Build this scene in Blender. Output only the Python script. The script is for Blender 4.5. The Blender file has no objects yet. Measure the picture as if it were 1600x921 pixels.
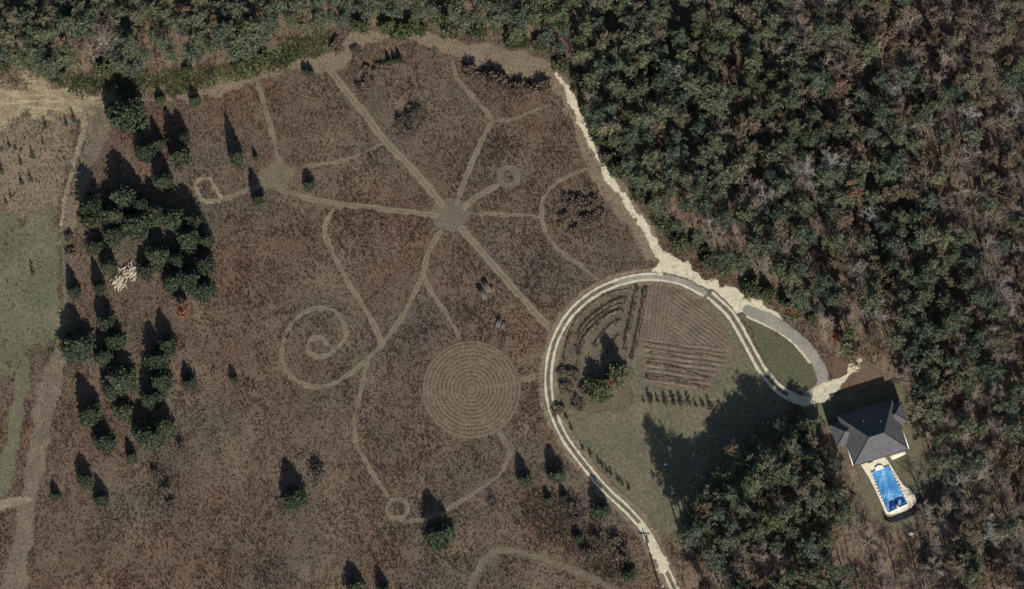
import bpy, math, random
import numpy as np
from mathutils import Vector

R = math.radians
rng = np.random.default_rng(11)
random.seed(11)
sc = bpy.context.scene
col = sc.collection

# ------------------------------------------------------------------ camera, sky, sun, exposure
DIST, TILT, SPAN = 700.0, R(8.0), 192.0          # metres to the aim point, lean from the south, metres across
cam_d = bpy.data.cameras.new('camera'); cam = bpy.data.objects.new('camera', cam_d); col.objects.link(cam)
cam_d.sensor_width = 36.0; cam_d.lens = 36.0 * DIST / SPAN
cam_d.clip_start = 10.0; cam_d.clip_end = 6000.0
CAM = Vector((0, -DIST * math.sin(TILT), DIST * math.cos(TILT)))
cam.location = CAM; cam.rotation_euler = (TILT, 0, 0)
sc.camera = cam

SUN_EL, SUN_AZ = R(33.0), R(164.0)               # azimuth clockwise from the top of the picture
world = bpy.data.worlds.new('World'); sc.world = world; world.use_nodes = True
wn = world.node_tree; wn.nodes.clear()
sky_n = wn.nodes.new('ShaderNodeTexSky'); sky_n.sky_type = 'NISHITA'; sky_n.sun_disc = False
sky_n.sun_elevation = SUN_EL; sky_n.sun_rotation = SUN_AZ
bg = wn.nodes.new('ShaderNodeBackground'); bg.inputs[1].default_value = 0.074
wo = wn.nodes.new('ShaderNodeOutputWorld')
wn.links.new(sky_n.outputs[0], bg.inputs[0]); wn.links.new(bg.outputs[0], wo.inputs[0])
sun_d = bpy.data.lights.new('sun', 'SUN'); sun = bpy.data.objects.new('sun', sun_d); col.objects.link(sun)
sun_d.energy = 4.7; sun_d.angle = R(0.5); sun_d.color = (1.0, 0.95, 0.86)
S = Vector((math.sin(SUN_AZ) * math.cos(SUN_EL), math.cos(SUN_AZ) * math.cos(SUN_EL), math.sin(SUN_EL)))
sun.rotation_euler = S.to_track_quat('Z', 'Y').to_euler(); sun.location = S * 300
sc.view_settings.view_transform = 'Standard'; sc.view_settings.look = 'None'
sc.view_settings.exposure = 0.3; sc.view_settings.gamma = 1.0
sc.render.engine = 'CYCLES'
sc.cycles.use_denoising = True
sc.cycles.max_bounces = 5; sc.cycles.diffuse_bounces = 3; sc.cycles.transparent_max_bounces = 12

# ------------------------------------------------------------------ helpers: mapping, noise, geometry
KX = SPAN / 1600.0 / DIST
ct, st = math.cos(TILT), math.sin(TILT)
def at(px, py, z=0.0):
    """map position (photo pixels) -> ground position in metres"""
    a, b = (px - 800.0) * KX, (460.5 - py) * KX
    d = Vector((a, b * ct + st, b * st - ct))
    t = (z - CAM.z) / d.z
    p = CAM + d * t
    return np.array([p.x, p.y, z])
def pts(L): return np.array([at(*p)[:2] for p in L])
PX = SPAN / 1600.0

class VN:                                         # small value noise for placing and shaping
    def __init__(s, seed): s.t = np.random.default_rng(seed).random((256, 256))
    def __call__(s, x, y, sc_):
        x = np.asarray(x) / sc_ + 1000.3; y = np.asarray(y) / sc_ + 1000.7
        i = np.floor(x).astype(int); j = np.floor(y).astype(int); fx = x - i; fy = y - j
        fx = fx * fx * (3 - 2 * fx); fy = fy * fy * (3 - 2 * fy)
        g = lambda a, b: s.t[a % 256, b % 256]
        return (g(i, j) * (1 - fx) + g(i + 1, j) * fx) * (1 - fy) + (g(i, j + 1) * (1 - fx) + g(i + 1, j + 1) * fx) * fy
vn, vn2, vn3 = VN(1), VN(2), VN(3)

def smooth(P, step=0.5, closed=False):
    P = np.asarray(P, float)
    if len(P) < 3 and not closed:
        n = max(2, int(np.linalg.norm(P[1] - P[0]) / step)); t = np.linspace(0, 1, n)[:, None]
        return P[0] * (1 - t) + P[1] * t
    Q = np.vstack([P[-1], P, P[0], P[1]]) if closed else np.vstack([2 * P[0] - P[1], P, 2 * P[-1] - P[-2]])
    out = []
    for k in range(1, len(Q) - 2):
        p0, p1, p2, p3 = Q[k - 1], Q[k], Q[k + 1], Q[k + 2]
        n = max(2, int(np.linalg.norm(p2 - p1) / step))
        for t in np.linspace(0, 1, n, endpoint=False):
            out.append(0.5 * (2 * p1 + (p2 - p0) * t + (2 * p0 - 5 * p1 + 4 * p2 - p3) * t * t + (3 * p1 - p0 - 3 * p2 + p3) * t ** 3))
    if not closed: out.append(P[-1])
    return np.array(out)

def dist_line(X, Y, P):
    d = np.full(X.shape, 1e9)
    for a, b in zip(P[:-1], P[1:]):
        ab = b - a; L = ab @ ab + 1e-12
        t = np.clip(((X - a[0]) * ab[0] + (Y - a[1]) * ab[1]) / L, 0, 1)
        dd = (X - a[0] - t * ab[0]) ** 2 + (Y - a[1] - t * ab[1]) ** 2
        np.minimum(d, dd, out=d)
    return np.sqrt(d)
def in_poly(X, Y, P):
    c = np.zeros(X.shape, bool); n = len(P)
    for k in range(n):
        x1, y1 = P[k]; x2, y2 = P[(k + 1) % n]
        if y1 == y2: continue
        c ^= ((y1 > Y) != (y2 > Y)) & (X < (x2 - x1) * (Y - y1) / (y2 - y1) + x1)
    return c
def sd_poly(X, Y, P):
    d = dist_line(X, Y, np.vstack([P, P[:1]]))
    return np.where(in_poly(X, Y, P), d, -d)

def mesh_np(name, V, F, mat=None, smooth_=False, attrs=None):
    V = np.asarray(V, np.float32); F = np.asarray(F, np.int32); k = F.shape[1]
    me = bpy.data.meshes.new(name)
    me.vertices.add(len(V)); me.vertices.foreach_set('co', V.ravel())
    me.loops.add(F.size); me.loops.foreach_set('vertex_index', F.ravel())
    me.polygons.add(len(F)); me.polygons.foreach_set('loop_start', np.arange(0, F.size, k, dtype=np.int32))
    if attrs:
        for an, av in attrs.items():
            me.attributes.new(an, 'FLOAT', 'POINT').data.foreach_set('value', np.asarray(av, np.float32))
    me.update(calc_edges=True)
    if smooth_: me.polygons.foreach_set('use_smooth', np.ones(len(F), bool))
    if mat: me.materials.append(mat)
    return me
def link(name, me, parent=None):
    o = bpy.data.objects.new(name, me); col.objects.link(o)
    if parent: o.parent = parent
    return o
def obj(name, V, F, mat, parent=None, smooth_=False, attrs=None):
    F = list(F)
    if len({len(f) for f in F}) == 1: me = mesh_np(name, V, F, mat, smooth_, attrs)
    else:
        me = bpy.data.meshes.new(name); me.from_pydata([tuple(map(float, v)) for v in V], [], [tuple(f) for f in F]); me.materials.append(mat)
    return link(name, me, parent)
def empty(name, loc=(0, 0, 0), rz=0.0):
    o = bpy.data.objects.new(name, None); col.objects.link(o); o.location = loc; o.rotation_euler = (0, 0, rz)
    o.empty_display_size = 0.3
    return o
def tag(o, label, cat=None, group=None, kind=None):
    o['label'] = label
    if cat: o['category'] = cat
    if group: o['group'] = group
    if kind: o['kind'] = kind
    return o

class MB:                                         # collects boxes, prisms and tubes into one mesh
    def __init__(s): s.V = []; s.F = []
    def add(s, V, F):
        n = len(s.V); s.V += [tuple(v) for v in V]; s.F += [tuple(i + n for i in f) for f in F]; return s
    def box(s, x0, x1, y0, y1, z0, z1):
        return s.add([(x0, y0, z0), (x1, y0, z0), (x1, y1, z0), (x0, y1, z0), (x0, y0, z1), (x1, y0, z1), (x1, y1, z1), (x0, y1, z1)],
                     [(0, 3, 2, 1), (4, 5, 6, 7), (0, 1, 5, 4), (1, 2, 6, 5), (2, 3, 7, 6), (3, 0, 4, 7)])
    def prism(s, poly, z0, z1):
        n = len(poly)
        a = sum(poly[k][0] * poly[(k + 1) % n][1] - poly[(k + 1) % n][0] * poly[k][1] for k in range(n))
        if a < 0: poly = poly[::-1]
        V = [(p[0], p[1], z0) for p in poly] + [(p[0], p[1], z1) for p in poly]
        F = [tuple(range(n - 1, -1, -1)), tuple(range(n, 2 * n))] + [(k, (k + 1) % n, n + (k + 1) % n, n + k) for k in range(n)]
        return s.add(V, F)
    def tube(s, p0, p1, r0, r1=None, n=6, caps=True):
        r1 = r0 if r1 is None else r1
        p0 = np.asarray(p0, float); p1 = np.asarray(p1, float); d = p1 - p0; d = d / (np.linalg.norm(d) + 1e-9)
        u = np.cross(d, (0, 0, 1) if abs(d[2]) < .9 else (1, 0, 0)); u /= np.linalg.norm(u); v = np.cross(d, u)
        V = [p0 + r0 * (math.cos(2 * math.pi * k / n) * u + math.sin(2 * math.pi * k / n) * v) for k in range(n)] + \
            [p1 + r1 * (math.cos(2 * math.pi * k / n) * u + math.sin(2 * math.pi * k / n) * v) for k in range(n)]
        F = [(k, (k + 1) % n, n + (k + 1) % n, n + k) for k in range(n)]
        if caps: F += [tuple(range(n - 1, -1, -1)), tuple(range(n, 2 * n))]
        return s.add(V, F)
    def path(s, P, r0, r1, n=6):
        m = len(P) - 1
        for k in range(m): s.tube(P[k], P[k + 1], r0 + (r1 - r0) * k / m, r0 + (r1 - r0) * (k + 1) / m, n, caps=(k in (0, m - 1)))
        return s
    def build(s, name, mat, parent=None): return obj(name, s.V, s.F, mat, parent)

# ------------------------------------------------------------------ materials
class NT:
    def __init__(s, name):
        s.m = bpy.data.materials.new(name); s.m.use_nodes = True; s.t = s.m.node_tree; s.t.nodes.clear()
        s.out = s.n('ShaderNodeOutputMaterial')
        s.geo = s.n('ShaderNodeNewGeometry')
    def n(s, t, **k):
        x = s.t.nodes.new(t)
        for a, b in k.items(): setattr(x, a, b)
        return x
    def l(s, a, b): s.t.links.new(a, b)
    def noise(s, scale, detail=2.0, rough=0.55, vec=None, stretch=None, rz=0.0):
        x = s.n('ShaderNodeTexNoise'); x.inputs['Scale'].default_value = scale; x.inputs['Detail'].default_value = detail; x.inputs['Roughness'].default_value = rough
        v = vec or s.geo.outputs['Position']
        if stretch:
            mp = s.n('ShaderNodeMapping'); mp.inputs['Scale'].default_value = stretch; mp.inputs['Rotation'].default_value = (0, 0, rz); s.l(v, mp.inputs[0]); v = mp.outputs[0]
        s.l(v, x.inputs['Vector'])
        return x.outputs['Fac']
    def ramp(s, fac, stops):
        x = s.n('ShaderNodeValToRGB'); e = x.color_ramp.elements
        while len(e) > 1: e.remove(e[-1])
        for k, (p, c) in enumerate(stops):
            el = e[0] if k == 0 else e.new(p)
            el.position = p; el.color = (*(c if isinstance(c, tuple) else (c, c, c)), 1)
        s.l(fac, x.inputs[0]); return x.outputs[0]
    def mix(s, a, b, fac, mode='MIX'):
        x = s.n('ShaderNodeMix', data_type='RGBA', blend_type=mode)
        for sock, v in ((x.inputs[0], fac), (x.inputs[6], a), (x.inputs[7], b)):
            if hasattr(v, 'is_linked'): s.l(v, sock)
            elif isinstance(v, tuple): sock.default_value = (*v, 1)
            else: sock.default_value = v
        return x.outputs[2]
    def math(s, op, a, b=0.0, clamp=False):
        x = s.n('ShaderNodeMath', operation=op); x.use_clamp = clamp
        for sock, v in ((x.inputs[0], a), (x.inputs[1], b)):
            if hasattr(v, 'is_linked'): s.l(v, sock)
            else: sock.default_value = v
        return x.outputs[0]
    def attr(s, name): return s.n('ShaderNodeAttribute', attribute_name=name).outputs['Fac']
    def objrand(s): return s.n('ShaderNodeObjectInfo').outputs['Random']
    def bsdf(s, color, rough=0.9, bump=None, bstr=0.4, bdist=0.05, spec=0.2, coat=0.0):
        b = s.n('ShaderNodeBsdfPrincipled'); b.inputs['Roughness'].default_value = rough; b.inputs['Specular IOR Level'].default_value = spec
        if hasattr(color, 'is_linked'): s.l(color, b.inputs['Base Color'])
        else: b.inputs['Base Color'].default_value = (*color, 1)
        if bump is not None:
            x = s.n('ShaderNodeBump'); x.inputs['Strength'].default_value = bstr; x.inputs['Distance'].default_value = bdist
            s.l(bump, x.inputs['Height']); s.l(x.outputs[0], b.inputs['Normal'])
        return b.outputs[0]
    def feather(s, sh, n1=2.2, amp=0.9):
        """ragged margin: the sheet ends where its cover attribute and a noise fall short"""
        c = s.attr('cov'); nz = s.math('SUBTRACT', s.noise(n1, 3.0, 0.7), 0.5)
        f = s.math('ADD', c, s.math('MULTIPLY', nz, amp))
        f = s.math('ADD', s.math('MULTIPLY', s.math('SUBTRACT', f, 0.5), 3.0), 0.5, clamp=True)
        tr = s.n('ShaderNodeBsdfTransparent'); mx = s.n('ShaderNodeMixShader')
        s.l(f, mx.inputs[0]); s.l(tr.outputs[0], mx.inputs[1]); s.l(sh, mx.inputs[2])
        return mx.outputs[0]
    def leafy(s, color, trans=0.3):
        d = s.n('ShaderNodeBsdfDiffuse'); t = s.n('ShaderNodeBsdfTranslucent'); mx = s.n('ShaderNodeMixShader'); mx.inputs[0].default_value = trans
        s.l(color, d.inputs[0]); s.l(color, t.inputs[0]); s.l(d.outputs[0], mx.inputs[1]); s.l(t.outputs[0], mx.inputs[2])
        return mx.outputs[0]
    def done(s, sh): s.l(sh, s.out.inputs[0]); return s.m

TAN, BROWN, RUST, GREY, OLIVE = (.182, .134, .089), (.126, .088, .063), (.139, .084, .058), (.120, .095, .071), (.111, .096, .064)
def field_colour(k):
    """colour of the dead field growth at a place: brown, russet, grey and olive drifts"""
    a = k.noise(0.045, 3.0, 0.6); b = k.noise(0.11, 2.0, 0.6, stretch=(1, 1, 0), rz=1.0)
    c = k.ramp(a, [(.30, OLIVE), (.42, GREY), (.52, BROWN), (.66, RUST), (.8, BROWN)])
    c = k.mix(c, TAN, k.ramp(b, [(.48, 0.0), (.72, .75)]))
    c = k.mix(c, k.ramp(k.noise(.075, 4.0, .65), [(.32, .76), (.5, 1.0), (.68, 1.24)]), 1.0, 'MULTIPLY')
    return c

def m_ground():
    k = NT('field_soil'); c = field_colour(k)
    f = k.noise(2.6, 4.0, 0.7); c = k.mix(c, (.085, .064, .049), k.ramp(f, [(.35, .6), (.6, 0.0)]))
    c = k.mix(c, (.32, .26, .18), k.ramp(k.noise(5.5, 2.0, .6), [(.56, 0.0), (.75, .5)]))
    return k.done(k.bsdf(c, .95, k.noise(3.0, 5.0, .7), .8, .25))
def m_tuft():
    k = NT('dead_grass_blades'); c = field_colour(k); r = k.attr('rnd')
    c = k.mix(c, k.ramp(r, [(0, (.072, .050, .036)), (.3, (.13, .092, .064)), (.6, (.215, .158, .106)), (.85, (.265, .20, .14)), (1, (.31, .25, .185))]), .32)
    return k.done(k.leafy(c, .3))
def sheet(name, stops, scale, fine=3.0, bump=.5, feather=True, streak=None, extra=None, rough=.95, famp=.9, fn=2.2, mott=(.55, 1.35)):
    k = NT(name); a = k.noise(scale, 4.0, .65)
    c = k.ramp(a, stops)
    if streak:
        s_ = k.noise(streak[0], 2.0, .6, stretch=streak[1], rz=streak[2]); c = k.mix(c, streak[3], k.ramp(s_, [(.5, 0.0), (.66, streak[4])]))
    f = k.noise(fine, 3.0, .7)
    c = k.mix(c, k.ramp(f, [(.3, mott[0]), (.7, mott[1])]), 1.0, 'MULTIPLY')
    if extra: c = extra(k, c)
    sh = k.bsdf(c, rough, k.noise(fine * 1.3, 4.0, .7), bump, .12)
    return k.done(k.feather(sh, fn, famp) if feather else sh)

def track_lines(off, w, colr, amt):
    def f(k, c):
        d = k.attr('d'); x = k.math('ABSOLUTE', k.math('SUBTRACT', d, off))
        x = k.math('ADD', x, k.math('MULTIPLY', k.math('SUBTRACT', k.noise(1.1, 3., .6), .5), w * 1.6))
        return k.mix(c, colr, k.ramp(k.math('DIVIDE', x, w * 2.0, clamp=True), [(0.25, amt), (.6, 0.0)]))
    return f
def mid_strip(w, colr, amt):
    def f(k, c):
        d = k.math('ADD', k.attr('d'), k.math('MULTIPLY', k.math('SUBTRACT', k.noise(1.6, 3., .6), .5), w))
        return k.mix(c, colr, k.ramp(k.math('DIVIDE', d, w * 2, clamp=True), [(.3, amt), (.62, 0.0)]))
    return f

M = {}
M['soil'] = m_ground(); M['tuft'] = m_tuft()
M['path'] = sheet('mown_path_thatch', [(.3, (.120, .098, .067)), (.5, (.155, .126, .087)), (.7, (.19, .155, .108))], .5, 3.2, .3, extra=track_lines(.42, .16, (.215, .175, .122), .55))
M['pathgreen'] = sheet('mown_olive_thatch', [(.3, (.104, .095, .066)), (.5, (.130, .112, .080)), (.7, (.152, .128, .092))], .5, 2.6, .3)
M['pathfaint'] = sheet('faint_mown_thatch', [(.3, (.112, .090, .063)), (.5, (.140, .114, .079)), (.7, (.17, .138, .095))], .5, 3.0, .4, famp=2.2, fn=3.0)
M['labyrinth'] = sheet('labyrinth_thatch', [(.3, (.124, .096, .068)), (.6, (.158, .124, .087))], .6, 3.0, .3)
M['swath'] = sheet('mown_swath', [(.3, (.135, .105, .075)), (.5, (.175, .136, .096)), (.72, (.21, .165, .115))], .22, 2.4, .4, streak=(1.0, (.16, 1.1, 1), .28, (.22, .17, .11), .6))
M['hay'] = sheet('pale_cut_hay', [(.3, (.16, .13, .08)), (.5, (.25, .20, .12)), (.7, (.36, .30, .19))], .35, 2.0, .5, streak=(1.0, (.14, 1.4, 1), -.12, (.40, .34, .22), .8), famp=1.5)
M['swathpale'] = sheet('pale_worn_thatch', [(.3, (.15, .125, .085)), (.5, (.21, .175, .12)), (.72, (.30, .25, .17))], .4, 2.2, .4, famp=1.6)
M['meadow'] = sheet('green_meadow', [(.28, (.088, .094, .054)), (.42, (.108, .110, .064)), (.55, (.130, .124, .074)), (.7, (.175, .15, .098))], .14, 1.8, .6, streak=(1.2, (.3, 1.1, 1), 1.4, (.14, .128, .075), .35))
M['lawn'] = sheet('clipped_lawn', [(.28, (.092, .092, .058)), (.42, (.112, .107, .068)), (.55, (.130, .116, .076)), (.7, (.160, .132, .090))], .16, 1.6, .3, streak=(.8, (.35, .9, 1), .5, (.17, .142, .098), .4))
M['lawngreen'] = sheet('dark_green_lawn', [(.3, (.082, .085, .050)), (.6, (.098, .098, .060)), (.8, (.118, .11, .07))], .25, 2.4, .25)  # grass of the loop island, a darker green of its own
M['verge'] = sheet('green_verge_grass', [(.3, (.085, .098, .050)), (.5, (.125, .13, .068)), (.7, (.2, .18, .10))], .3, 2.2, .5)
M['litter'] = sheet('leaf_litter', [(.28, (.09, .069, .053)), (.45, (.145, .103, .075)), (.6, (.185, .136, .098)), (.75, (.135, .12, .083))], .28, 2.2, .8)
M['dirt'] = sheet('packed_dirt_track', [(.3, (.106, .085, .062)), (.5, (.138, .110, .080)), (.7, (.168, .136, .10))], .25, 2.0, .4, streak=(1.3, (2.2, .12, 1), -.13, (.19, .15, .105), .5), famp=1.4)
M['grassstrip'] = sheet('grassy_track_margin', [(.3, (.10, .097, .062)), (.6, (.135, .125, .08)), (.8, (.175, .15, .10))], .4, 2.2, .4)
M['bed'] = sheet('garden_bed_soil', [(.3, (.082, .068, .048)), (.5, (.12, .098, .070)), (.7, (.15, .124, .086))], .4, 2.4, .6)
M['gravel'] = sheet('cream_sand_gravel', [(.3, (.36, .32, .225)), (.45, (.51, .46, .335)), (.7, (.62, .565, .43))], .8, 2.0, .3, famp=1.1, fn=2.6, mott=(.8, 1.14))
M['drivemid'] = sheet('grassy_drive_strip', [(.3, (.098, .090, .064)), (.6, (.138, .124, .090)), (.8, (.19, .17, .125))], .6, 2.6, .4)
M['wheel'] = sheet('cream_wheel_track', [(.25, (.37, .335, .235)), (.45, (.49, .445, .325)), (.7, (.57, .525, .395))], .9, 1.6, .2, famp=.55, fn=3.0, mott=(.86, 1.1))
M['asphalt'] = sheet('worn_grey_asphalt', [(.3, (.20, .19, .163)), (.55, (.25, .235, .20)), (.75, (.33, .305, .25))], .4, 2.0, .2, famp=1.0, mott=(.85, 1.12))
def solid(name, c, rough=.85, var=.25, scale=3.0, bump=.2, spec=.2, stretch=None, rnd=0.0):
    k = NT(name)
    tc = k.n('ShaderNodeTexCoord').outputs['Object']
    f = k.noise(scale, 4.0, .65, vec=tc, stretch=stretch)
    cc = k.mix(c, k.ramp(f, [(.25, 1 - var), (.75, 1 + var)]), 1.0, 'MULTIPLY')
    if rnd: cc = k.mix(cc, k.ramp(k.objrand(), [(0, 1 - rnd), (1, 1 + rnd)]), 1.0, 'MULTIPLY')
    return k.done(k.bsdf(cc, rough, f, bump, .02, spec))
def needles(name, stops, trans=.25, drift=None):
    k = NT(name); r = k.objrand()
    c = k.ramp(r, stops)
    if drift: c = k.mix(c, drift, k.ramp(k.noise(.05, 2., .5), [(.45, 0.0), (.65, .6)]))
    c = k.mix(c, k.ramp(k.noise(1.6, 2.0, .6), [(.3, .65), (.7, 1.35)]), 1.0, 'MULTIPLY')
    c = k.mix(c, k.ramp(k.attr('rnd'), [(0, .6), (1, 1.4)]), 1.0, 'MULTIPLY')
    return k.done(k.leafy(c, trans))
M['pine'] = needles('pine_needles', [(0, (.090, .112, .080)), (.35, (.114, .134, .086)), (.6, (.142, .150, .096)), (.85, (.130, .150, .082)), (1, (.185, .172, .112))], .06)
M['cedar'] = needles('cedar_sprays', [(0, (.050, .062, .042)), (.5, (.064, .080, .050)), (1, (.088, .100, .060))], .1)
M['shrub'] = needles('shrub_leaves', [(0, (.092, .106, .058)), (.5, (.112, .128, .068)), (1, (.14, .146, .08))])
M['russet'] = needles('russet_leaves', [(0, (.17, .13, .092)), (.4, (.20, .148, .100)), (.7, (.20, .170, .122)), (.9, (.165, .155, .10)), (1, (.24, .150, .095))])
M['orange'] = needles('orange_leaves', [(0, (.24, .125, .075)), (1, (.28, .15, .09))])
M['brushleaf'] = needles('dark_brush_stems', [(0, (.115, .092, .072)), (.5, (.145, .115, .086)), (1, (.135, .124, .084))], .1)
M['brushgrey'] = needles('grey_brush_stems', [(0, (.095, .080, .066)), (.5, (.12, .10, .08)), (1, (.11, .10, .07))], .1)
M['bark'] = solid('pine_bark', (.13, .098, .078), .95, .3, 4.0, .5)
M['twig'] = solid('grey_brown_twigs', (.235, .195, .155), .95, .2, 1.0, .2, rnd=.3)
M['twigdark'] = solid('dark_brush_twigs', (.075, .060, .053), .95, .2, 1.0, .2, rnd=.3)
M['twigmid'] = solid('grey_brush_twigs', (.125, .105, .086), .95, .2, 1.0, .2, rnd=.3)
M['twigpale'] = solid('pale_bare_branches', (.27, .258, .232), .9, .2, 1.0, .2, rnd=.15)
M['bleached'] = solid('bleached_wood', (.54, .48, .35), .85, .45, 3.0, .4)
M['oldwood'] = solid('weathered_grey_boards', (.115, .100, .085), .9, .3, 6.0, .4)
M['wall'] = solid('cream_siding', (.50, .47, .41), .8, .08, 1.0, .1)
M['white'] = solid('white_paint', (.78, .77, .74), .5, .05, 2.0, .05)
M['glass'] = solid('dark_window_glass', (.03, .035, .04), .08, .1, 1.0, 0.0, .5)
M['deck'] = solid('cream_concrete', (.66, .60, .47), .9, .3, .9, .3)
M['slate'] = solid('dark_slate', (.035, .034, .036), .8, .3, 2.0, .3)
M['black'] = solid('black_metal', (.018, .018, .02), .5, .2, 3.0, .05)
M['steel'] = solid('galvanised_steel', (.42, .43, .44), .35, .1, 3.0, .05, .5)
M['pole'] = solid('creosoted_pole', (.07, .052, .038), .9, .3, 6.0, .3)

def m_roof():
    k = NT('charcoal_shingles'); tc = k.n('ShaderNodeTexCoord').outputs['Object']
    c = k.ramp(k.noise(1.2, 4., .7, vec=tc), [(.3, (.066, .066, .073)), (.7, (.104, .103, .109))])
    z = k.n('ShaderNodeSeparateXYZ'); k.l(tc, z.inputs[0])
    w = k.math('FRACT', k.math('MULTIPLY', z.outputs[2], 9.0))
    c = k.mix(c, k.ramp(w, [(0, .62), (.2, 1.0), (.9, 1.1)]), 1.0, 'MULTIPLY')
    c = k.mix(c, k.ramp(k.noise(5.0, 2., .7, vec=tc), [(.3, .75), (.7, 1.25)]), 1.0, 'MULTIPLY')
    return k.done(k.bsdf(c, .9, w, .4, .02))
M['roof'] = m_roof()
def m_tarp():
    k = NT('blue_tarpaulin'); tc = k.n('ShaderNodeTexCoord').outputs['Object']
    n1 = k.noise(.45, 4., .65, vec=tc, stretch=(1.6, .7, 1), rz=.3)
    c = k.ramp(n1, [(.3, (.030, .13, .36)), (.44, (.048, .21, .48)), (.55, (.10, .32, .58)), (.7, (.26, .47, .66))])
    c = k.mix(c, (.62, .74, .80), k.ramp(k.noise(1.4, 5., .7, vec=tc, stretch=(2.2, .5, 1), rz=.4), [(.6, 0.0), (.74, .4)]))
    return k.done(k.bsdf(c, .45, k.noise(1.5, 5., .7, vec=tc, stretch=(1.8, .6, 1), rz=.2), .6, .08, .4))
M['tarp'] = m_tarp()
M['tarpwater'] = solid('dark_blue_water', (.012, .035, .15), .12, .25, 1.0, .15, .5)

# ------------------------------------------------------------------ ground and sheets on one raster
CELL = .15
GX0, GY0, NX, NY = -112.0, -72.0, 1500, 980
gx = GX0 + CELL * np.arange(NX); gy = GY0 + CELL * np.arange(NY)
KEEP = np.ones((NY, NX), np.float32)               # 1 = tall dead grass grows here

def sheet_obj(name, sdf, bbox, z, mat, fe, label, step=1, clear=1.0, dfun=None):
    i0, i1 = [int(np.clip((v - GX0) / CELL, 0, NX - 1)) for v in (bbox[0] - fe - .3, bbox[1] + fe + .3)]
    j0, j1 = [int(np.clip((v - GY0) / CELL, 0, NY - 1)) for v in (bbox[2] - fe - .3, bbox[3] + fe + .3)]
    X, Y = np.meshgrid(gx[i0:i1 + 1:step], gy[j0:j1 + 1:step])
    sd, d = sdf(X, Y)
    cov = np.clip(.5 + sd / (2 * fe), 0, 1)
    if clear and step == 1:
        KEEP[j0:j1 + 1, i0:i1 + 1] = np.minimum(KEEP[j0:j1 + 1, i0:i1 + 1], 1 - clear * np.clip(.5 + sd / (.5 * fe + .1), 0, 1))
    elif clear:
        Xf, Yf = np.meshgrid(gx[i0:i1 + 1], gy[j0:j1 + 1]); sf, _ = sdf(Xf, Yf)
        KEEP[j0:j1 + 1, i0:i1 + 1] = np.minimum(KEEP[j0:j1 + 1, i0:i1 + 1], 1 - clear * np.clip(.5 + sf / (.8 * fe + .1), 0, 1))
    ny, nx = X.shape; idx = np.arange(ny * nx).reshape(ny, nx)
    q = np.stack([idx[:-1, :-1], idx[:-1, 1:], idx[1:, 1:], idx[1:, :-1]], -1).reshape(-1, 4)
    keep = (cov.ravel()[q].max(1) > 0.0)
    q = q[keep]; used, inv = np.unique(q, return_inverse=True)
    V = np.stack([X.ravel()[used], Y.ravel()[used], np.full(len(used), z)], -1)
    at_ = {'cov': cov.ravel()[used], 'd': (d if d is not None else sd).ravel()[used]}
    o = link(name, mesh_np(name, V, inv.reshape(-1, 4), mat, attrs=at_))
    return tag(o, label, None, None, 'structure')

def area(name, poly, z, mat, label, fe=.5, step=2, clear=1.0, wob=.8, sm=True):
    P = pts(poly); P = smooth(P, 2.0, True) if sm else P
    def f(X, Y):
        s_ = sd_poly(X, Y, P) + wob * (vn(X, Y, 2.6) - .5) * 1.4 + wob * (vn2(X, Y, .9) - .5) * .7
        return s_, None
    return sheet_obj(name, f, (P[:, 0].min() - wob, P[:, 0].max() + wob, P[:, 1].min() - wob, P[:, 1].max() + wob), z, mat, fe, label, step, clear)
def strip(name, line, w, z, mat, label, fe=.26, wob=.38, clear=1.0, closed=False, step=1):
    """line in map pixels, w = width in metres (or start, end)"""
    P = smooth(pts(line), .8, closed)
    if closed: P = np.vstack([P, P[:1]])
    w0, w1 = w if isinstance(w, tuple) else (w, w)
    cum = np.linspace(w0, w1, len(P))
    def f(X, Y):
        if w0 == w1: d = dist_line(X, Y, P); hw = w0 / 2
        else:
            d = dist_line(X, Y, P); near = np.argmin([(X - p[0]) ** 2 + (Y - p[1]) ** 2 for p in P[::3]], 0); hw = cum[::3][near] / 2
        return hw - d + wob * (vn(X, Y, 1.4) - .5) + wob * .6 * (vn2(X, Y, .5) - .5), d
    m = max(w0, w1) / 2 + wob
    return sheet_obj(name, f, (P[:, 0].min() - m, P[:, 0].max() + m, P[:, 1].min() - m, P[:, 1].max() + m), z, mat, fe, label, step, clear)

# the ground: one sheet to the horizon
gv = [(-3000, -3000, 0), (3000, -3000, 0), (3000, 3000, 0), (-3000, 3000, 0)]
tag(obj('ground', gv, [(0, 1, 2, 3)], M['soil']), 'brown overgrown field of dead grass between the mown paths', kind='structure')

Z = .008
EDGE = [(-60, 118), (30, 104), (60, 118), (130, 121), (150, 108), (200, 122), (250, 119), (320, 111), (390, 99), (430, 82), (480, 68), (530, 50),
        (580, 38), (600, 46), (650, 49), (690, 30), (710, 50), (760, 58), (780, 44), (800, 66), (850, 76), (880, 98), (903, 128), (915, 178), (935, 215), (955, 250),
        (990, 288), (1016, 333), (1052, 376), (1090, 396), (1128, 428), (1170, 446), (1222, 472), (1258, 502), (1294, 548), (1312, 572), (1350, 566), (1392, 592), (1425, 622),
        (1440, 680), (1452, 730), (1458, 790), (1435, 822), (1400, 828), (1352, 800), (1322, 742), (1300, 705), (1278, 664), (1240, 634), (1184, 660), (1128, 708), (1088, 760),
        (1056, 842), (1056, 880), (1042, 960), (1042, 1000), (1720, 1000), (1720, -80), (-60, -80)]
area('forest_floor', EDGE, .004, M['litter'], 'brown leaf litter under the woods on the right and along the top', fe=1.2, step=3, wob=1.6)
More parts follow.
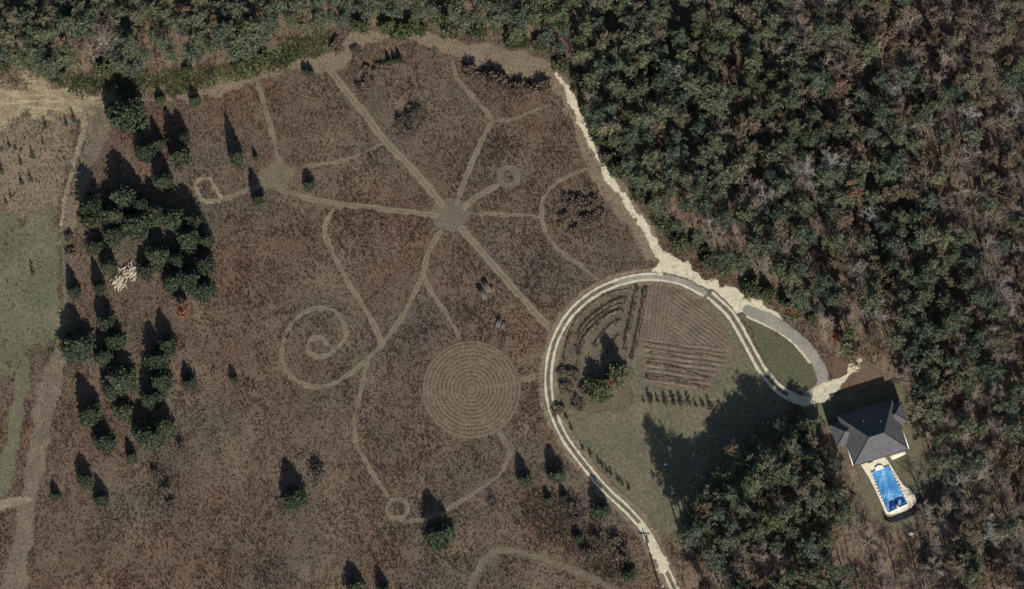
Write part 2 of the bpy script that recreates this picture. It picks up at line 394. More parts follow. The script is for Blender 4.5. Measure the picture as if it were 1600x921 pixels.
area('dirt_track', [(128, 158), (178, 160), (165, 215), (140, 280), (122, 340), (112, 430), (108, 520), (96, 600), (74, 700), (55, 800), (38, 930), (2, 930), (22, 830), (40, 720), (56, 610), (84, 545), (94, 440), (92, 360), (104, 300), (120, 220)],
     Z, M['dirt'], 'bare brown dirt track running down the left side', fe=.6, clear=.97)
area('meadow', [(-40, 348), (20, 342), (62, 338), (92, 372), (102, 430), (98, 490), (80, 540), (50, 562), (-40, 574)], Z + .004, M['meadow'], 'pale green meadow patch at the left edge', fe=2.6, clear=.9, wob=3.4)
area('tall_weed_strip', [(30, 570), (48, 566), (40, 640), (28, 700), (14, 770), (-20, 800), (-20, 760), (6, 690)], Z + .008, M['grassstrip'], 'narrow greenish grass strip left of the dirt track', fe=.6)
area('culvert_crossing', [(-30, 786), (48, 774), (50, 786), (-30, 800)], Z + .012, M['swathpale'], 'pale crossing over the strip at the lower left edge', fe=.4, wob=.4)
area('cut_hay', [(-60, 136), (30, 124), (120, 134), (170, 150), (140, 180), (60, 184), (-60, 204)], Z + .012, M['hay'], 'pale straw coloured cut hay at the upper left edge', fe=2.2, wob=2.6)
area('grass_clearing', [(-40, 186), (60, 172), (120, 172), (118, 230), (100, 300), (70, 340), (-40, 346)], Z, M['swath'], 'sparse tan clearing dotted with tiny cedars at upper left', fe=1.6, clear=.62, wob=2.2)
strip('wheel_rut', [(134, 170), (130, 205), (119, 240), (108, 285), (98, 330), (92, 380)], (.9, .3), Z + .016, M['swathpale'], 'pale worn wheel rut down the clearing at upper left', fe=.5, wob=.7)
strip('wheel_rut', [(152, 172), (148, 215), (134, 260), (120, 310)], (.6, .3), Z + .018, M['grassstrip'], 'greenish second rut beside the pale one at upper left', fe=.3, wob=.4)
area('green_verge', [(60, 114), (130, 118), (200, 118), (300, 110), (380, 94), (440, 74), (500, 54), (520, 74), (470, 96), (420, 116), (350, 134), (280, 146), (200, 148), (110, 142)], Z + .004, M['verge'], 'green grassy verge along the woods at upper left', fe=.9, clear=.8, wob=1.4)
area('mown_swath', [(165, 150), (240, 150), (330, 138), (400, 118), (460, 92), (520, 78), (548, 50), (600, 52), (660, 52), (720, 62), (790, 74), (850, 92), (884, 118), (898, 152), (880, 158), (856, 136),
      (800, 124), (755, 104), (705, 84), (650, 66), (600, 64), (560, 82), (535, 108), (505, 112), (460, 108), (400, 128), (330, 150), (250, 162), (165, 166)], Z + .008, M['swath'], 'tan mown swath following the edge of the woods along the top', fe=.7, clear=.97, wob=1.0)
area('lane_verge', [(862, 120), (886, 128), (915, 185), (945, 245), (985, 300), (1015, 345), (1040, 400), (1010, 412), (985, 360), (955, 330), (925, 285), (910, 240), (890, 190)], Z + .012, M['swath'], 'tan mown verge on both sides of the pale gravel lane', fe=.8, clear=.95)

# lawn inside the circular drive and its garden
RING = [(1100, 458), (1060, 439), (1015, 433), (972, 440), (930, 458), (895, 487), (872, 522), (860, 560), (857, 600), (863, 640), (882, 684), (912, 725), (946, 765), (985, 802), (1010, 832), (1026, 862), (1040, 890), (1056, 925)]
area('lawn', RING[:15] + [(1030, 838), (1060, 830), (1100, 780), (1200, 690), (1240, 640), (1200, 590), (1170, 535), (1140, 492)], Z + .016, M['lawn'], 'olive lawn inside the circular drive', fe=.4, wob=.5)
area('lawn', [(1168, 498), (1215, 522), (1258, 556), (1276, 584), (1274, 606), (1252, 618), (1226, 610), (1200, 578)], Z + .020, M['lawngreen'], 'dark green lawn island inside the small drive loop', fe=.25, wob=.3)
area('house_yard', [(1250, 632), (1300, 620), (1400, 600), (1430, 640), (1445, 720), (1450, 800), (1420, 825), (1385, 822), (1345, 780), (1315, 730), (1290, 690), (1262, 662)], Z + .004, M['grassstrip'], 'rough olive yard around the house and pool', fe=1.0, clear=.97, wob=1.2)
area('bare_earth', [(1280, 668), (1298, 676), (1316, 700), (1330, 726), (1340, 750), (1326, 742), (1304, 708), (1284, 688)], Z + .008, M['litter'], 'bare tan earth along the left side of the house', fe=.7)
area('garden_bed', [(868, 600), (870, 556), (890, 510), (930, 474), (975, 455), (984, 470), (976, 540), (982, 580), (990, 620), (968, 640), (930, 645), (890, 640)], Z + .020, M['bed'], 'dark brown garden bed in the left half of the circle', fe=.8, wob=1.0)

# paths cut through the field
zz = [Z + .016]
def path(line, w, label, mat='path', **k):
    zz[0] += .002
    return strip('mown_path', line, w * .87, zz[0], M[mat], label, **k)
def ring_path(c, r, w, label, mat='path', **k):
    zz[0] += .002
    L = [(c[0] + r * math.cos(a), c[1] + r * math.sin(a)) for a in np.linspace(0, 2 * math.pi, 14, endpoint=False)]
    return strip('mown_path', L, w, zz[0], M[mat], label, closed=True, **k)
area('path_hub', [(682, 318), (700, 312), (722, 316), (733, 328), (732, 348), (720, 362), (700, 364), (682, 356), (674, 340)], Z + .012, M['pathgreen'], 'mown clearing where the radiating paths meet', fe=.3, step=1, wob=.5)
area('path_clearing', [(412, 262), (430, 252), (455, 254), (466, 266), (458, 288), (436, 300), (414, 296), (406, 280)], Z + .008, M['pathfaint'], 'round mown clearing at the left end of the path network', fe=1.0, step=1, wob=1.4)
path([(690, 320), (668, 292), (640, 260), (615, 235), (595, 212), (570, 178), (545, 148), (525, 122), (512, 104)], 1.75, 'wide mown path running from the hub up to the top left swath')
path([(682, 337), (640, 332), (590, 326), (540, 320), (495, 313), (460, 305), (436, 297)], 1.15, 'mown path running left from the hub to the round clearing')
path([(436, 254), (428, 220), (420, 188), (411, 158), (402, 128)], 1.0, 'narrow path from the round clearing up to the top swath')
path([(462, 263), (500, 257), (540, 250), (570, 238), (600, 224)], .75, 'thin path curving from the round clearing to the wide diagonal path')
path([(416, 290), (390, 296), (365, 307), (345, 313), (325, 315)], 1.0, 'short path leading left to the small squared loop')
path([(345, 312), (330, 317), (314, 312), (308, 298), (304, 288), (315, 280), (328, 280), (335, 292), (344, 306)], .8, 'small squared loop path beside the left grove', 'swathpale', closed=True)
path([(688, 364), (674, 384), (664, 412), (657, 437), (643, 467), (627, 497), (613, 518), (597, 539), (577, 559)], 1.1, 'path running down and left from the hub to the spiral')
path([(535, 322), (520, 330), (512, 344), (508, 364), (515, 387), (527, 411), (543, 440), (560, 467), (577, 494), (589, 518), (596, 538)], 1.15, 'bowed path left of the hub joining the spiral junction')
path([(662, 430), (673, 454), (690, 480), (703, 500), (714, 519), (717, 528)], 1.05, 'short branch path ending above the round labyrinth')
path([(577, 558), (560, 574), (543, 587), (523, 599), (500, 604), (477, 602), (455, 590), (443, 569), (440, 547), (447, 520), (463, 498), (483, 485), (507, 482), (526, 490), (538, 507), (539, 527), (528, 544), (513, 554), (497, 558),
      (484, 552), (480, 540), (487, 530), (500, 528), (509, 535), (519, 544)], 1.0, 'spiral path coiling inward on the left of the field')
path([(575, 562), (569, 588), (563, 614), (556, 645), (554, 676), (560, 703), (577, 731), (593, 757), (606, 779)], .9, 'path curving down from the spiral junction to the small ring')
ring_path((621, 796), 15.5, .95, 'small ring path at the bottom of the field', fe=.3)
path([(622, 813), (645, 815), (668, 811), (698, 797), (727, 779), (753, 762), (777, 746), (789, 729), (795, 711), (789, 692), (781, 676)], .8, 'thin path curving from the small ring up to the labyrinth')
path([(806, 597), (826, 591), (848, 585)], 1.2, 'short path from the labyrinth to the circular drive')
path([(720, 357), (745, 385), (775, 420), (810, 460), (842, 495), (864, 517)], 1.7, 'wide mown path from the hub down to the circular drive')
path([(730, 334), (770, 335), (810, 337), (842, 340)], .8, 'straight path running right from the hub')
path([(714, 318), (724, 287), (738, 252), (754, 217), (770, 190)], 1.2, 'path running up and right from the hub to a fork')
path([(770, 190), (800, 186), (828, 176), (858, 164)], .8, 'right branch of the fork below the dark hedge')
path([(772, 190), (752, 166), (730, 142), (714, 121), (707, 98)], .9, 'left branch of the fork climbing to the top swath')
path([(726, 324), (744, 309), (764, 297), (782, 287)], 1.1, 'short path from the hub to the keyhole loop')
ring_path((795, 276), 14, 1.4, 'keyhole shaped loop right above the hub', 'pathgreen', fe=.3)
path([(938, 440), (906, 415), (880, 396), (860, 376), (848, 352), (846, 328), (854, 303), (872, 284), (900, 270), (925, 263), (946, 266)], .95, 'looping path between the field and the gravel lane')
path([(730, 930), (746, 892), (764, 866), (786, 859), (820, 866), (860, 878), (910, 898), (968, 925)], 1.6, 'faint mown track at the bottom edge right of the lone cedar', 'pathfaint', fe=.5)

# the round labyrinth: disc of thatch with standing grass ridges
LC = at(736.5, 609)[:2]; LR = 9.2
def lab(X, Y):
    d = np.hypot(X - LC[0], (Y - LC[1])); return LR - d + .15 * (vn(X, Y, 1.2) - .5), d
sheet_obj('labyrinth_floor', lab, (LC[0] - LR, LC[0] + LR, LC[1] - LR, LC[1] + LR), Z + .070, M['labyrinth'], .25, 'round tan floor of the mown labyrinth', 1, 1.0)

# gravel lane, drive, loop
strip('gravel_lane', [(868, 116), (880, 132), (890, 150), (900, 170), (914, 203), (929, 234), (946, 268), (966, 297), (986, 325), (1006, 352), (1020, 378), (1034, 404)], (1.0, 1.4), Z + .090, M['gravel'], 'pale cream gravel lane running up the edge of the woods', fe=.4, wob=.9)
area('drive_apron', [(1018, 385), (1034, 388), (1052, 398), (1090, 424), (1122, 444), (1164, 460), (1204, 480), (1224, 500), (1190, 498), (1158, 488), (1140, 486), (1122, 474), (1098, 460), (1060, 442), (1018, 434), (1018, 422), (1026, 406)], Z + .094, M['gravel'], 'ragged white gravel apron where lane and drives meet', fe=.45, step=1, wob=1.0)
strip('drive_verge', RING, 3.6, Z + .086, M['swath'], 'worn tan verge on both sides of the circular drive', fe=.9, wob=.6)
strip('circular_drive', RING, 1.75, Z + .098, M['drivemid'], 'grassy bed of the circular drive between its wheel tracks', fe=.35, wob=.2)
strip('circular_drive', [(1110, 462), (1140, 490), (1162, 526), (1178, 556), (1195, 584), (1222, 612), (1250, 626)], 2.2, Z + .102, M['drivemid'], 'right arm of the circular drive passing the tree shadow', fe=.3, wob=.3)
strip('asphalt_road', [(962, 443), (990, 436), (1018, 432), (1050, 437), (1078, 446), (1100, 458)], 1.2, Z + .106, M['asphalt'], 'grey paved top of the circular drive', fe=.45, wob=.4)
strip('asphalt_road', [(1170, 486), (1210, 505), (1246, 530), (1272, 560), (1285, 588), (1280, 608), (1262, 622)], 2.2, Z + .108, M['asphalt'], 'grey paved loop in front of the house', fe=.35, wob=.3)
area('gravel_pad', [(1240, 620), (1262, 620), (1282, 604), (1300, 594), (1320, 580), (1326, 560), (1342, 556), (1346, 574), (1326, 596), (1296, 616), (1270, 632), (1250, 634)], Z + .112, M['gravel'], 'cream gravel pad at the end of the loop by the house', fe=.35, step=1, wob=.8)
def offset(line, off, step=1.0, a=0.0, b=1.0):
    P = smooth(pts(line), step); T = np.gradient(P, axis=0); T /= np.linalg.norm(T, axis=1)[:, None]
    Q = P + off * np.stack([-T[:, 1], T[:, 0]], -1); n = len(Q); return Q[int(a * n):int(b * n)]
def wheel(line, off, w, z, label, a=0.0, b=1.0, wob=.14):
    P = offset(line, off, 1.0, a, b)
    def f(X, Y):
        d = dist_line(X, Y, P); return w / 2 - d + wob * (vn(X, Y, 1.1) - .5) + wob * .8 * (vn2(X, Y, .45) - .5), d
    m = w / 2 + wob
    sheet_obj('wheel_track', f, (P[:, 0].min() - m, P[:, 0].max() + m, P[:, 1].min() - m, P[:, 1].max() + m), z, M['wheel'], .24, label)
wheel(RING, .56, .46, Z + .114, 'inner cream wheel track of the circular drive')
wheel(RING, -.56, .46, Z + .116, 'outer cream wheel track of the circular drive', .10)
wheel(RING, -.2, 1.7, Z + .118, 'wide cream gravel at the foot of the circular drive', .84, .96, 1.3)
E2 = [(1110, 462), (1140, 490), (1162, 526), (1178, 556), (1195, 584), (1222, 612), (1250, 626)]
wheel(E2, .62, .5, Z + .114, 'outer cream wheel track of the right arm of the drive')
wheel(E2, -.62, .55, Z + .116, 'inner cream wheel track of the right arm of the drive')
wheel([(1170, 486), (1210, 505), (1246, 530), (1272, 560)], -1.15, .45, Z + .118, 'thin pale edge along the paved loop')
strip('wheel_track', [(1235, 619), (1258, 630), (1285, 622), (1305, 605)], 1.1, Z + .120, M['wheel'], 'cream gravel closing the small loop below the lawn island', fe=.4, wob=.8)

# tilled garden with real furrows
TP = smooth(pts([(1013, 446), (1041, 443), (1075, 463), (1108, 488), (1132, 516), (1141, 545), (1130, 570), (1110, 598), (1102, 612), (1010, 598), (1005, 566), (1003, 505)]), 1.0, True)
def tilled():
    x0, x1, y0, y1 = TP[:, 0].min(), TP[:, 0].max(), TP[:, 1].min(), TP[:, 1].max()
    X, Y = np.meshgrid(np.arange(x0 - .3, x1 + .3, .11), np.arange(y0 - .3, y1 + .3, .11))
    sd = sd_poly(X, Y, TP) + .5 * (vn(X, Y, 1.0) - .5)
    split = at(1010, 530)[1] - .12 * (X - at(1010, 530)[0])
    a1 = R(-38.0); s1 = X * -math.sin(a1) + Y * math.cos(a1); a2 = R(-8); s2 = X * -math.sin(a2) + Y * math.cos(a2)
    a3 = R(84); s3 = X * -math.sin(a3) + Y * math.cos(a3)
    w = np.clip((Y - split) / 1.0 + .5, 0, 1); w3 = np.clip((at(1045, 480)[0] - X) / 2 + .5, 0, 1)
    h1 = .5 + .5 * np.cos(s1 * 2 * math.pi / .75 + 2.0 * (vn(X, Y, 2.0) - .5)); h2 = .5 + .5 * np.cos(s2 * 2 * math.pi / .95 + 1.6 * (vn(X, Y, 2.) - .5)); h3 = .5 + .5 * np.cos(s3 * 2 * math.pi / .7)
    h = w * ((1 - w3) * h1 + w3 * h3) * .11 + (1 - w) * h2 * .13
    h *= .35 + 1.0 * vn3(X, Y, 1.5)
    Zt = np.where(sd > 0, .035 + h * np.clip(sd / .5, 0, 1) + .04 * (vn2(X, Y, .25) - .5), .03)
    ny, nx = X.shape; idx = np.arange(ny * nx).reshape(ny, nx)
    q = np.stack([idx[:-1, :-1], idx[:-1, 1:], idx[1:, 1:], idx[1:, :-1]], -1).reshape(-1, 4)
    q = q[sd.ravel()[q].max(1) > 0]; u, inv = np.unique(q, return_inverse=True)
    V = np.stack([X.ravel()[u], Y.ravel()[u], Zt.ravel()[u]], -1)
    o = link('tilled_soil', mesh_np('tilled_soil', V, inv.reshape(-1, 4), M['tilled'], True)); tag(o, 'tilled brown garden soil with furrows inside the circular drive', kind='structure')
M['tilled'] = sheet('tilled_garden_soil', [(.3, (.105, .082, .060)), (.55, (.148, .117, .085)), (.75, (.18, .145, .104))], .35, 3.0, .5, feather=False)
tilled()

# ------------------------------------------------------------------ dead grass of the field (uncountable: stuff)
def tuft_mesh(P, h, blades, rs, spread=.16, wid=.075):
    n = len(P); B = blades
    base = np.repeat(P, B, 0); H = np.repeat(h, B) * rng.uniform(.55, 1.15, n * B)
    a = rng.uniform(0, 2 * math.pi, n * B); lean = rng.uniform(.1, .95, n * B)
    b2 = base + np.stack([np.cos(a), np.sin(a), np.zeros(n * B)], -1) * (rng.uniform(0, spread, n * B))[:, None]
    tw = rng.uniform(0, math.pi, n * B); wv = np.stack([np.cos(tw), np.sin(tw), np.zeros(n * B)], -1) * (wid * (.6 + .8 * rng.random(n * B)))[:, None]
    tip = b2 + np.stack([np.cos(a) * lean, np.sin(a) * lean, np.ones(n * B) * .9], -1) * H[:, None]
    V = np.stack([b2 - wv, b2 + wv, tip], 1).reshape(-1, 3)
    F = np.arange(len(V)).reshape(-1, 3)
    r = np.repeat(np.clip(np.repeat(rs, B) + rng.normal(0, .10, n * B), 0, 1), 3)
    return V, F, {'rnd': r}
def scatter_field(n):
    xy = np.stack([rng.uniform(-104, 60, n), rng.uniform(-66, 62, n)], -1)
    ii = ((xy[:, 0] - GX0) / CELL).astype(int); jj = ((xy[:, 1] - GY0) / CELL).astype(int)
    k = KEEP[jj, ii] * np.clip(.25 + 1.25 * vn(xy[:, 0], xy[:, 1], 1.5), 0, 1) * np.clip(.35 + 1.3 * vn2(xy[:, 0], xy[:, 1], 6.5), 0, 1)
    xy = xy[rng.random(n) < k]
    h = .12 + .24 * vn2(xy[:, 0], xy[:, 1], 2.2) * (.4 + 1.1 * vn3(xy[:, 0], xy[:, 1], 9.0))
    rs = np.clip(.15 + .75 * vn3(xy[:, 0], xy[:, 1], 1.1) * .6 + .5 * rng.random(len(xy)) * .8, 0, 1)
    return np.c_[xy, np.zeros(len(xy))], h, rs
P_, h_, r_ = scatter_field(190000)
V_, F_, A_ = tuft_mesh(P_, h_, 5, r_)
tag(link('dry_grass', mesh_np('dry_grass', V_, F_, M['tuft'], attrs=A_)), 'dead brown grass and weeds covering the unmown field', 'grass', kind='stuff')

def weeds(poly, n, h, label, mat):
    P = smooth(pts(poly), 1.5, True); xy = np.stack([rng.uniform(P[:, 0].min() - 2, P[:, 0].max() + 2, n), rng.uniform(P[:, 1].min() - 2, P[:, 1].max() + 2, n)], -1)
    sd = sd_poly(xy[:, 0], xy[:, 1], P) + 2.4 * (vn(xy[:, 0], xy[:, 1], 3.0) - .5); kk = KEEP[((xy[:, 1] - GY0) / CELL).astype(int), ((xy[:, 0] - GX0) / CELL).astype(int)] if mat == 'weeddark' else 1.0
    xy = xy[rng.random(n) < np.clip(.4 + sd * .5, 0, 1) * kk]
    V, F, A = tuft_mesh(np.c_[xy, np.zeros(len(xy))], h * rng.uniform(.5, 1.2, len(xy)), 6, vn2(xy[:, 0], xy[:, 1], 2.0), .16, .07)
    tag(link('weeds', mesh_np('weeds', V, F, M[mat], attrs=A)), label, 'weeds', kind='stuff')
k_ = NT('green_weed_blades'); M['weed'] = k_.done(k_.leafy(k_.ramp(k_.attr('rnd'), [(.2, (.085, .105, .052)), (.5, (.125, .138, .070)), (.8, (.20, .19, .10))]), .3))
k_ = NT('olive_weed_blades'); M['weeddark'] = k_.done(k_.leafy(k_.ramp(k_.attr('rnd'), [(.2, (.098, .092, .062)), (.5, (.125, .112, .076)), (.8, (.16, .135, .092))]), .3))
weeds([(60, 114), (130, 118), (200, 120), (300, 112), (380, 96), (440, 76), (500, 54), (526, 62), (480, 88), (420, 112), (350, 130), (280, 142), (200, 144), (110, 140)], 16000, .5, 'tall green grass along the woods at the upper left', 'weed')
weeds([(765, 205), (800, 200), (812, 225), (790, 255), (758, 262), (750, 235)], 900, .35, 'dark olive weed patch between the fork and the keyhole loop', 'weeddark')
weeds([(640, 180), (672, 176), (660, 200), (620, 214), (608, 200)], 700, .5, 'grey olive weed patch right of the wide diagonal path', 'weeddark')
weeds([(820, 770), (900, 780), (960, 840), (985, 900), (940, 905), (880, 860), (830, 820)], 3500, .5, 'olive scrubby weeds left of the lower drive', 'weeddark')

# labyrinth ridges
lab_root = empty('labyrinth', (LC[0], LC[1], 0)); tag(lab_root, 'round labyrinth of concentric mown rings beside the circular drive', 'labyrinth')
for k in range(11):
    r = LR - .62 - k * .76
    if r < .8: break
    n = int(2 * math.pi * r * 9)
    a = np.linspace(0, 2 * math.pi, n) + rng.normal(0, .01, n)
    ok = (np.abs((a - R(8) + math.pi) % (2 * math.pi) - math.pi) * r > .28) & (vn(np.cos(a) * r + 9 * k, np.sin(a) * r, .9) > .22)
    a = a[ok]; rr = r + rng.normal(0, .05, len(a))
    Pk = np.c_[rr * np.cos(a), rr * np.sin(a), np.full(len(a), .07)]
    V, F, A = tuft_mesh(Pk, np.full(len(a), .13), 3, np.clip(rng.normal(.25, .12, len(a)), 0, 1), .08, .06)
    o = link('grass_ring', mesh_np('grass_ring', V, F, M['tuft'], attrs=A), lab_root); o['kind'] = 'stuff'

# garden rows and hedge lines
def crop_row(line, w, hgt, label, dens=8, mat='tuft', r0=.3):
    P = smooth(pts(line), .35); c = P[len(P) // 2]
    T = np.gradient(P, axis=0); T /= np.linalg.norm(T, axis=1)[:, None]; N = np.stack([-T[:, 1], T[:, 0]], -1)
    root = empty('garden_row', (c[0], c[1], 0)); tag(root, label, 'garden row', 'planted rows in the ring garden')
    prof = [(-1, -.02), (-.55, .7), (0, 1), (.55, .7), (1, -.02)]; V = []; m = len(prof)
    for k, p in enumerate(P):
        e = min(1, k / 2, (len(P) - 1 - k) / 2)
        for (u, hh) in prof:
            q = p + N[k] * u * w / 2 * (.8 + .4 * vn(p[0], p[1] + u, .8)); V.append((q[0] - c[0], q[1] - c[1], .032 + (hh * hgt * .45 * e * (.6 + .8 * vn2(p[0] + u, p[1], .6)))))
    F = [(k * m + j, k * m + j + 1, (k + 1) * m + j + 1, (k + 1) * m + j) for k in range(len(P) - 1) for j in range(m - 1)]
    obj('soil_mound', V, F, M['tilled'], root, True)
    L = np.linalg.norm(np.diff(P, axis=0), axis=1).sum(); n = int(L * dens * w / .5)
    i = rng.integers(0, len(P), n); u = rng.uniform(-.5, .5, n) * w * .8
    Q = P[i] + N[i] * u[:, None] + rng.normal(0, .1, (n, 2)) - c
    V, F, A = tuft_mesh(np.c_[Q, np.full(n, .03)], np.full(n, hgt), 6, np.clip(rng.normal(r0, .12, n), 0, 1), .12, .07)
    link('dead_stalks', mesh_np('dead_stalks', V, F, M[mat], attrs=A), root)['kind'] = 'stuff'
crop_row([(995, 447), (989, 480), (982, 515), (975, 548)], .75, .55, 'left of the two long straight rows down the middle of the garden')
crop_row([(1008, 448), (1003, 485), (995, 525), (987, 560)], .75, .55, 'right of the two long straight rows down the middle of the garden')
crop_row([(979, 465), (958, 472), (936, 486), (915, 504), (902, 524)], .75, .45, 'outermost curved row in the left half of the garden')
crop_row([(973, 484), (950, 492), (930, 508), (912, 528), (902, 550)], .75, .45, 'second curved row from the drive in the left garden half')
crop_row([(968, 500), (955, 508), (942, 522), (928, 540)], .75, .4, 'third curved row just above the garden trees')
crop_row([(968, 522), (958, 534), (948, 552)], .45, .4, 'shortest innermost curved row at the garden trees')
crop_row([(985, 452), (955, 458), (925, 475), (900, 500), (886, 528)], .5, .35, 'faint curved row hugging the inside of the drive')
crop_row([(976, 474), (953, 482), (932, 497), (912, 517), (900, 540)], .45, .3, 'faint curved row between the first and second dark arcs')
crop_row([(912, 530), (905, 555), (902, 578)], .45, .3, 'short curved row left of the garden trees')
crop_row([(892, 518), (884, 545), (882, 575)], .45, .4, 'short row at the left rim of the garden near the drive')
crop_row([(1014, 537), (1050, 543), (1090, 552), (1132, 562)], .5, .22, 'topmost of the horizontal rows at the bottom of the tilled soil')
crop_row([(1015, 549), (1050, 556), (1085, 566), (1113, 573)], .5, .22, 'second horizontal row below the furrowed soil')
crop_row([(1012, 566), (1045, 573), (1080, 583), (1113, 596)], .7, .3, 'third horizontal row with dark green stubble')
crop_row([(1008, 588), (1040, 592), (1075, 599), (1102, 608)], .9, .3, 'lowest horizontal row above the line of small shrubs')

# ------------------------------------------------------------------ trees: a few moulds per kind, then individuals
def tri_sprays(C, Rr, n, ln, wd, up=.3):
    """n spiky triangles round each centre C with radius Rr"""
    m = len(C); d = rng.normal(0, 1, (m * n, 3)); d[:, 2] = d[:, 2] * .7 + up; d /= np.linalg.norm(d, axis=1)[:, None]
    c = np.repeat(C, n, 0); rr = np.repeat(Rr, n)
    b = c + d * (rr * rng.uniform(.1, .6, m * n))[:, None]
    t = rng.normal(0, 1, (m * n, 3)); s = np.cross(d, t); s /= np.linalg.norm(s, axis=1)[:, None]
    L = ln * rng.uniform(.7, 1.3, m * n); W = wd * rng.uniform(.7, 1.3, m * n)
    V = np.stack([b - s * W[:, None] * .5, b + s * W[:, None] * .5, b + d * L[:, None] + s * W[:, None] * .45, b + d * L[:, None] - s * W[:, None] * .3], 1).reshape(-1, 3)
    r = np.repeat(rng.random(m), n * 4)
    return V, np.arange(len(V)).reshape(-1, 4), {'rnd': r}

def mould_pine(H, Rc, seed):
    g = random.Random(seed); w = MB(); C = []; Rr = []
    top = np.array([g.uniform(-.3, .3), g.uniform(-.3, .3), H]); mid = np.array([g.uniform(-.2, .2), g.uniform(-.2, .2), H * .5])
    trunk = smooth(np.array([(0, 0, 0), mid, top]), 1.2); w.path(trunk, .17, .03, 6)
    base = g.uniform(.42, .55); z = base * H; az = g.uniform(0, 6.28)
    while z < H * .97:
        f = (z / H - base) / (1 - base); k = min(len(trunk) - 1, int(z / H * (len(trunk) - 1))); o = trunk[k].copy(); o[2] = z
        for _ in range(g.choice([3, 4, 5])):
            az += g.uniform(.9, 1.9)
            L = Rc * (math.sin(math.pi * min(1, .28 + .72 * f)) ** .8 * .95 + .12) * g.uniform(.55, 1.15)
            e = g.uniform(.02, .4) + .5 * f
            dirv = np.array([math.cos(az) * math.cos(e), math.sin(az) * math.cos(e), math.sin(e)]); tip = o + dirv * L
            w.tube(o, tip, .035 + .03 * (1 - f), .012, 3, False)
            nc = max(2, int(L * 1.7))
            for q in range(nc):
                t = .35 + .65 * (q + g.random()) / nc
                C.append(o + dirv * L * t + np.array([g.gauss(0, .22), g.gauss(0, .22), g.gauss(.08, .15)])); Rr.append(g.uniform(.3, .52))
        z += g.uniform(.4, .75)
    C.append(top); Rr.append(.4)
    V, F, A = tri_sprays(np.array(C), np.array(Rr), 20, .34, .115, .45)
    return obj_mesh('trunk', w, M['bark']), mesh_np('crown', V, F, M['pine'], attrs=A), H, Rc
def obj_mesh(name, w, mat):
    me = bpy.data.meshes.new(name); me.from_pydata([tuple(map(float, v)) for v in w.V], [], w.F); me.materials.append(mat); return me
def mould_cedar(H, Rc, seed, mat='cedar', fat=.6, fine=1.0):
    g = random.Random(seed); w = MB(); w.path(np.array([(0, 0, 0), (g.uniform(-.1, .1), g.uniform(-.1, .1), H * .5), (0, 0, H * .96)]), .11, .02, 6); C = []; Rr = []
    z = .12 * H; lob = [g.uniform(.86, 1.1) for _ in range(7)]
    while z < H:
        f = z / H; rad = Rc * min(1, (1 - f) ** fat * 1.15) * (1 if f > .25 else .75 + f)
        n = max(3, int(rad * 12))
        for q in range(n):
            a = 2 * math.pi * (q + g.random()) / n; rr = rad * lob[int(a / 6.2832 * 7) % 7] * g.uniform(.3, 1.05)
            p = np.array([rr * math.cos(a), rr * math.sin(a), z + g.gauss(0, .12)]); C.append(p); Rr.append(g.uniform(.22, .38) * fine)
            if q % 2 == 0: w.tube((0, 0, max(.1, z - .3 * rr)), p, .025, .01, 3, False)
        z += g.uniform(.2, .34)
    C.append(np.array([0, 0, H])); Rr.append(.2)
    V, F, A = tri_sprays(np.array(C), np.array(Rr), 11, .30 * fine, .16 * fine, .35)
    return obj_mesh('trunk', w, M['bark']), mesh_np('crown', V, F, M[mat], attrs=A), H, Rc
def mould_bare(H, Rc, seed, mat='twig', leaves=None, multi=False):
    g = random.Random(seed); w = MB(); T = MB(); C = []
    def grow(p, d, L, r, lev, mb):
        steps = 2 if lev < 3 else 1; pts_ = [p]; dd = d.copy()
        for _ in range(steps):
            dd = dd + np.array([g.gauss(0, .16), g.gauss(0, .16), g.gauss(.05, .1)]); dd /= np.linalg.norm(dd); pts_.append(pts_[-1] + dd * L / steps)
        mb.path(pts_, r, r * .6, 4 if lev < 2 else 3)
        if lev >= 4:
            C.append(pts_[-1]); return
        for q in range([0, 5, 5, 4][lev]):
            t = g.uniform(.35, 1.0); b = pts_[0] + (pts_[-1] - pts_[0]) * t
            nd = dd + np.array([g.gauss(0, .62), g.gauss(0, .62), g.gauss(.08, .35)]); nd /= np.linalg.norm(nd)
            grow(b, nd, L * g.uniform(.45, .68), max(.013, r * .52), lev + 1, T)
        C.append(pts_[-1])
    if multi:
        for q in range(7):
            a = 6.28 * q / 7 + g.random(); e = g.uniform(.7, 1.3); grow(np.zeros(3), np.array([math.cos(a) * math.cos(e), math.sin(a) * math.cos(e), math.sin(e)]), H * .55, .03, 2, T)
        w.tube((0, 0, 0), (0, 0, .3), .06, .04, 5)
    else:
        tr = smooth(np.array([(0, 0, 0), (g.uniform(-.3, .3), g.uniform(-.3, .3), H * .35), (g.uniform(-.5, .5), g.uniform(-.5, .5), H * .75)]), 1.3); w.path(tr, .19, .07, 6)
        az = g.random() * 6
        for q in range(9):
            k = int(len(tr) * (.5 + .5 * q / 9)); k = min(k, len(tr) - 1); az += g.uniform(1.6, 2.8); e = g.uniform(.35, .8) + .06 * q
            grow(tr[k], np.array([math.cos(az) * math.cos(e), math.sin(az) * math.cos(e), math.sin(e)]), Rc * g.uniform(.6, .85), .05, 1, w)
    if leaves:
        for f in range(0): pass
        V, F, A = tri_sprays(np.array(C), np.full(len(C), .28), leaves[1], .2, .15, .1)
        crown = mesh_np('crown', V, F, M[leaves[0]], attrs=A)
        w.add(T.V, T.F)
        return obj_mesh('trunk', w, M[mat]), crown, H, Rc
    return obj_mesh('trunk', w, M[mat]), obj_mesh('crown', T, M[mat]), H, Rc

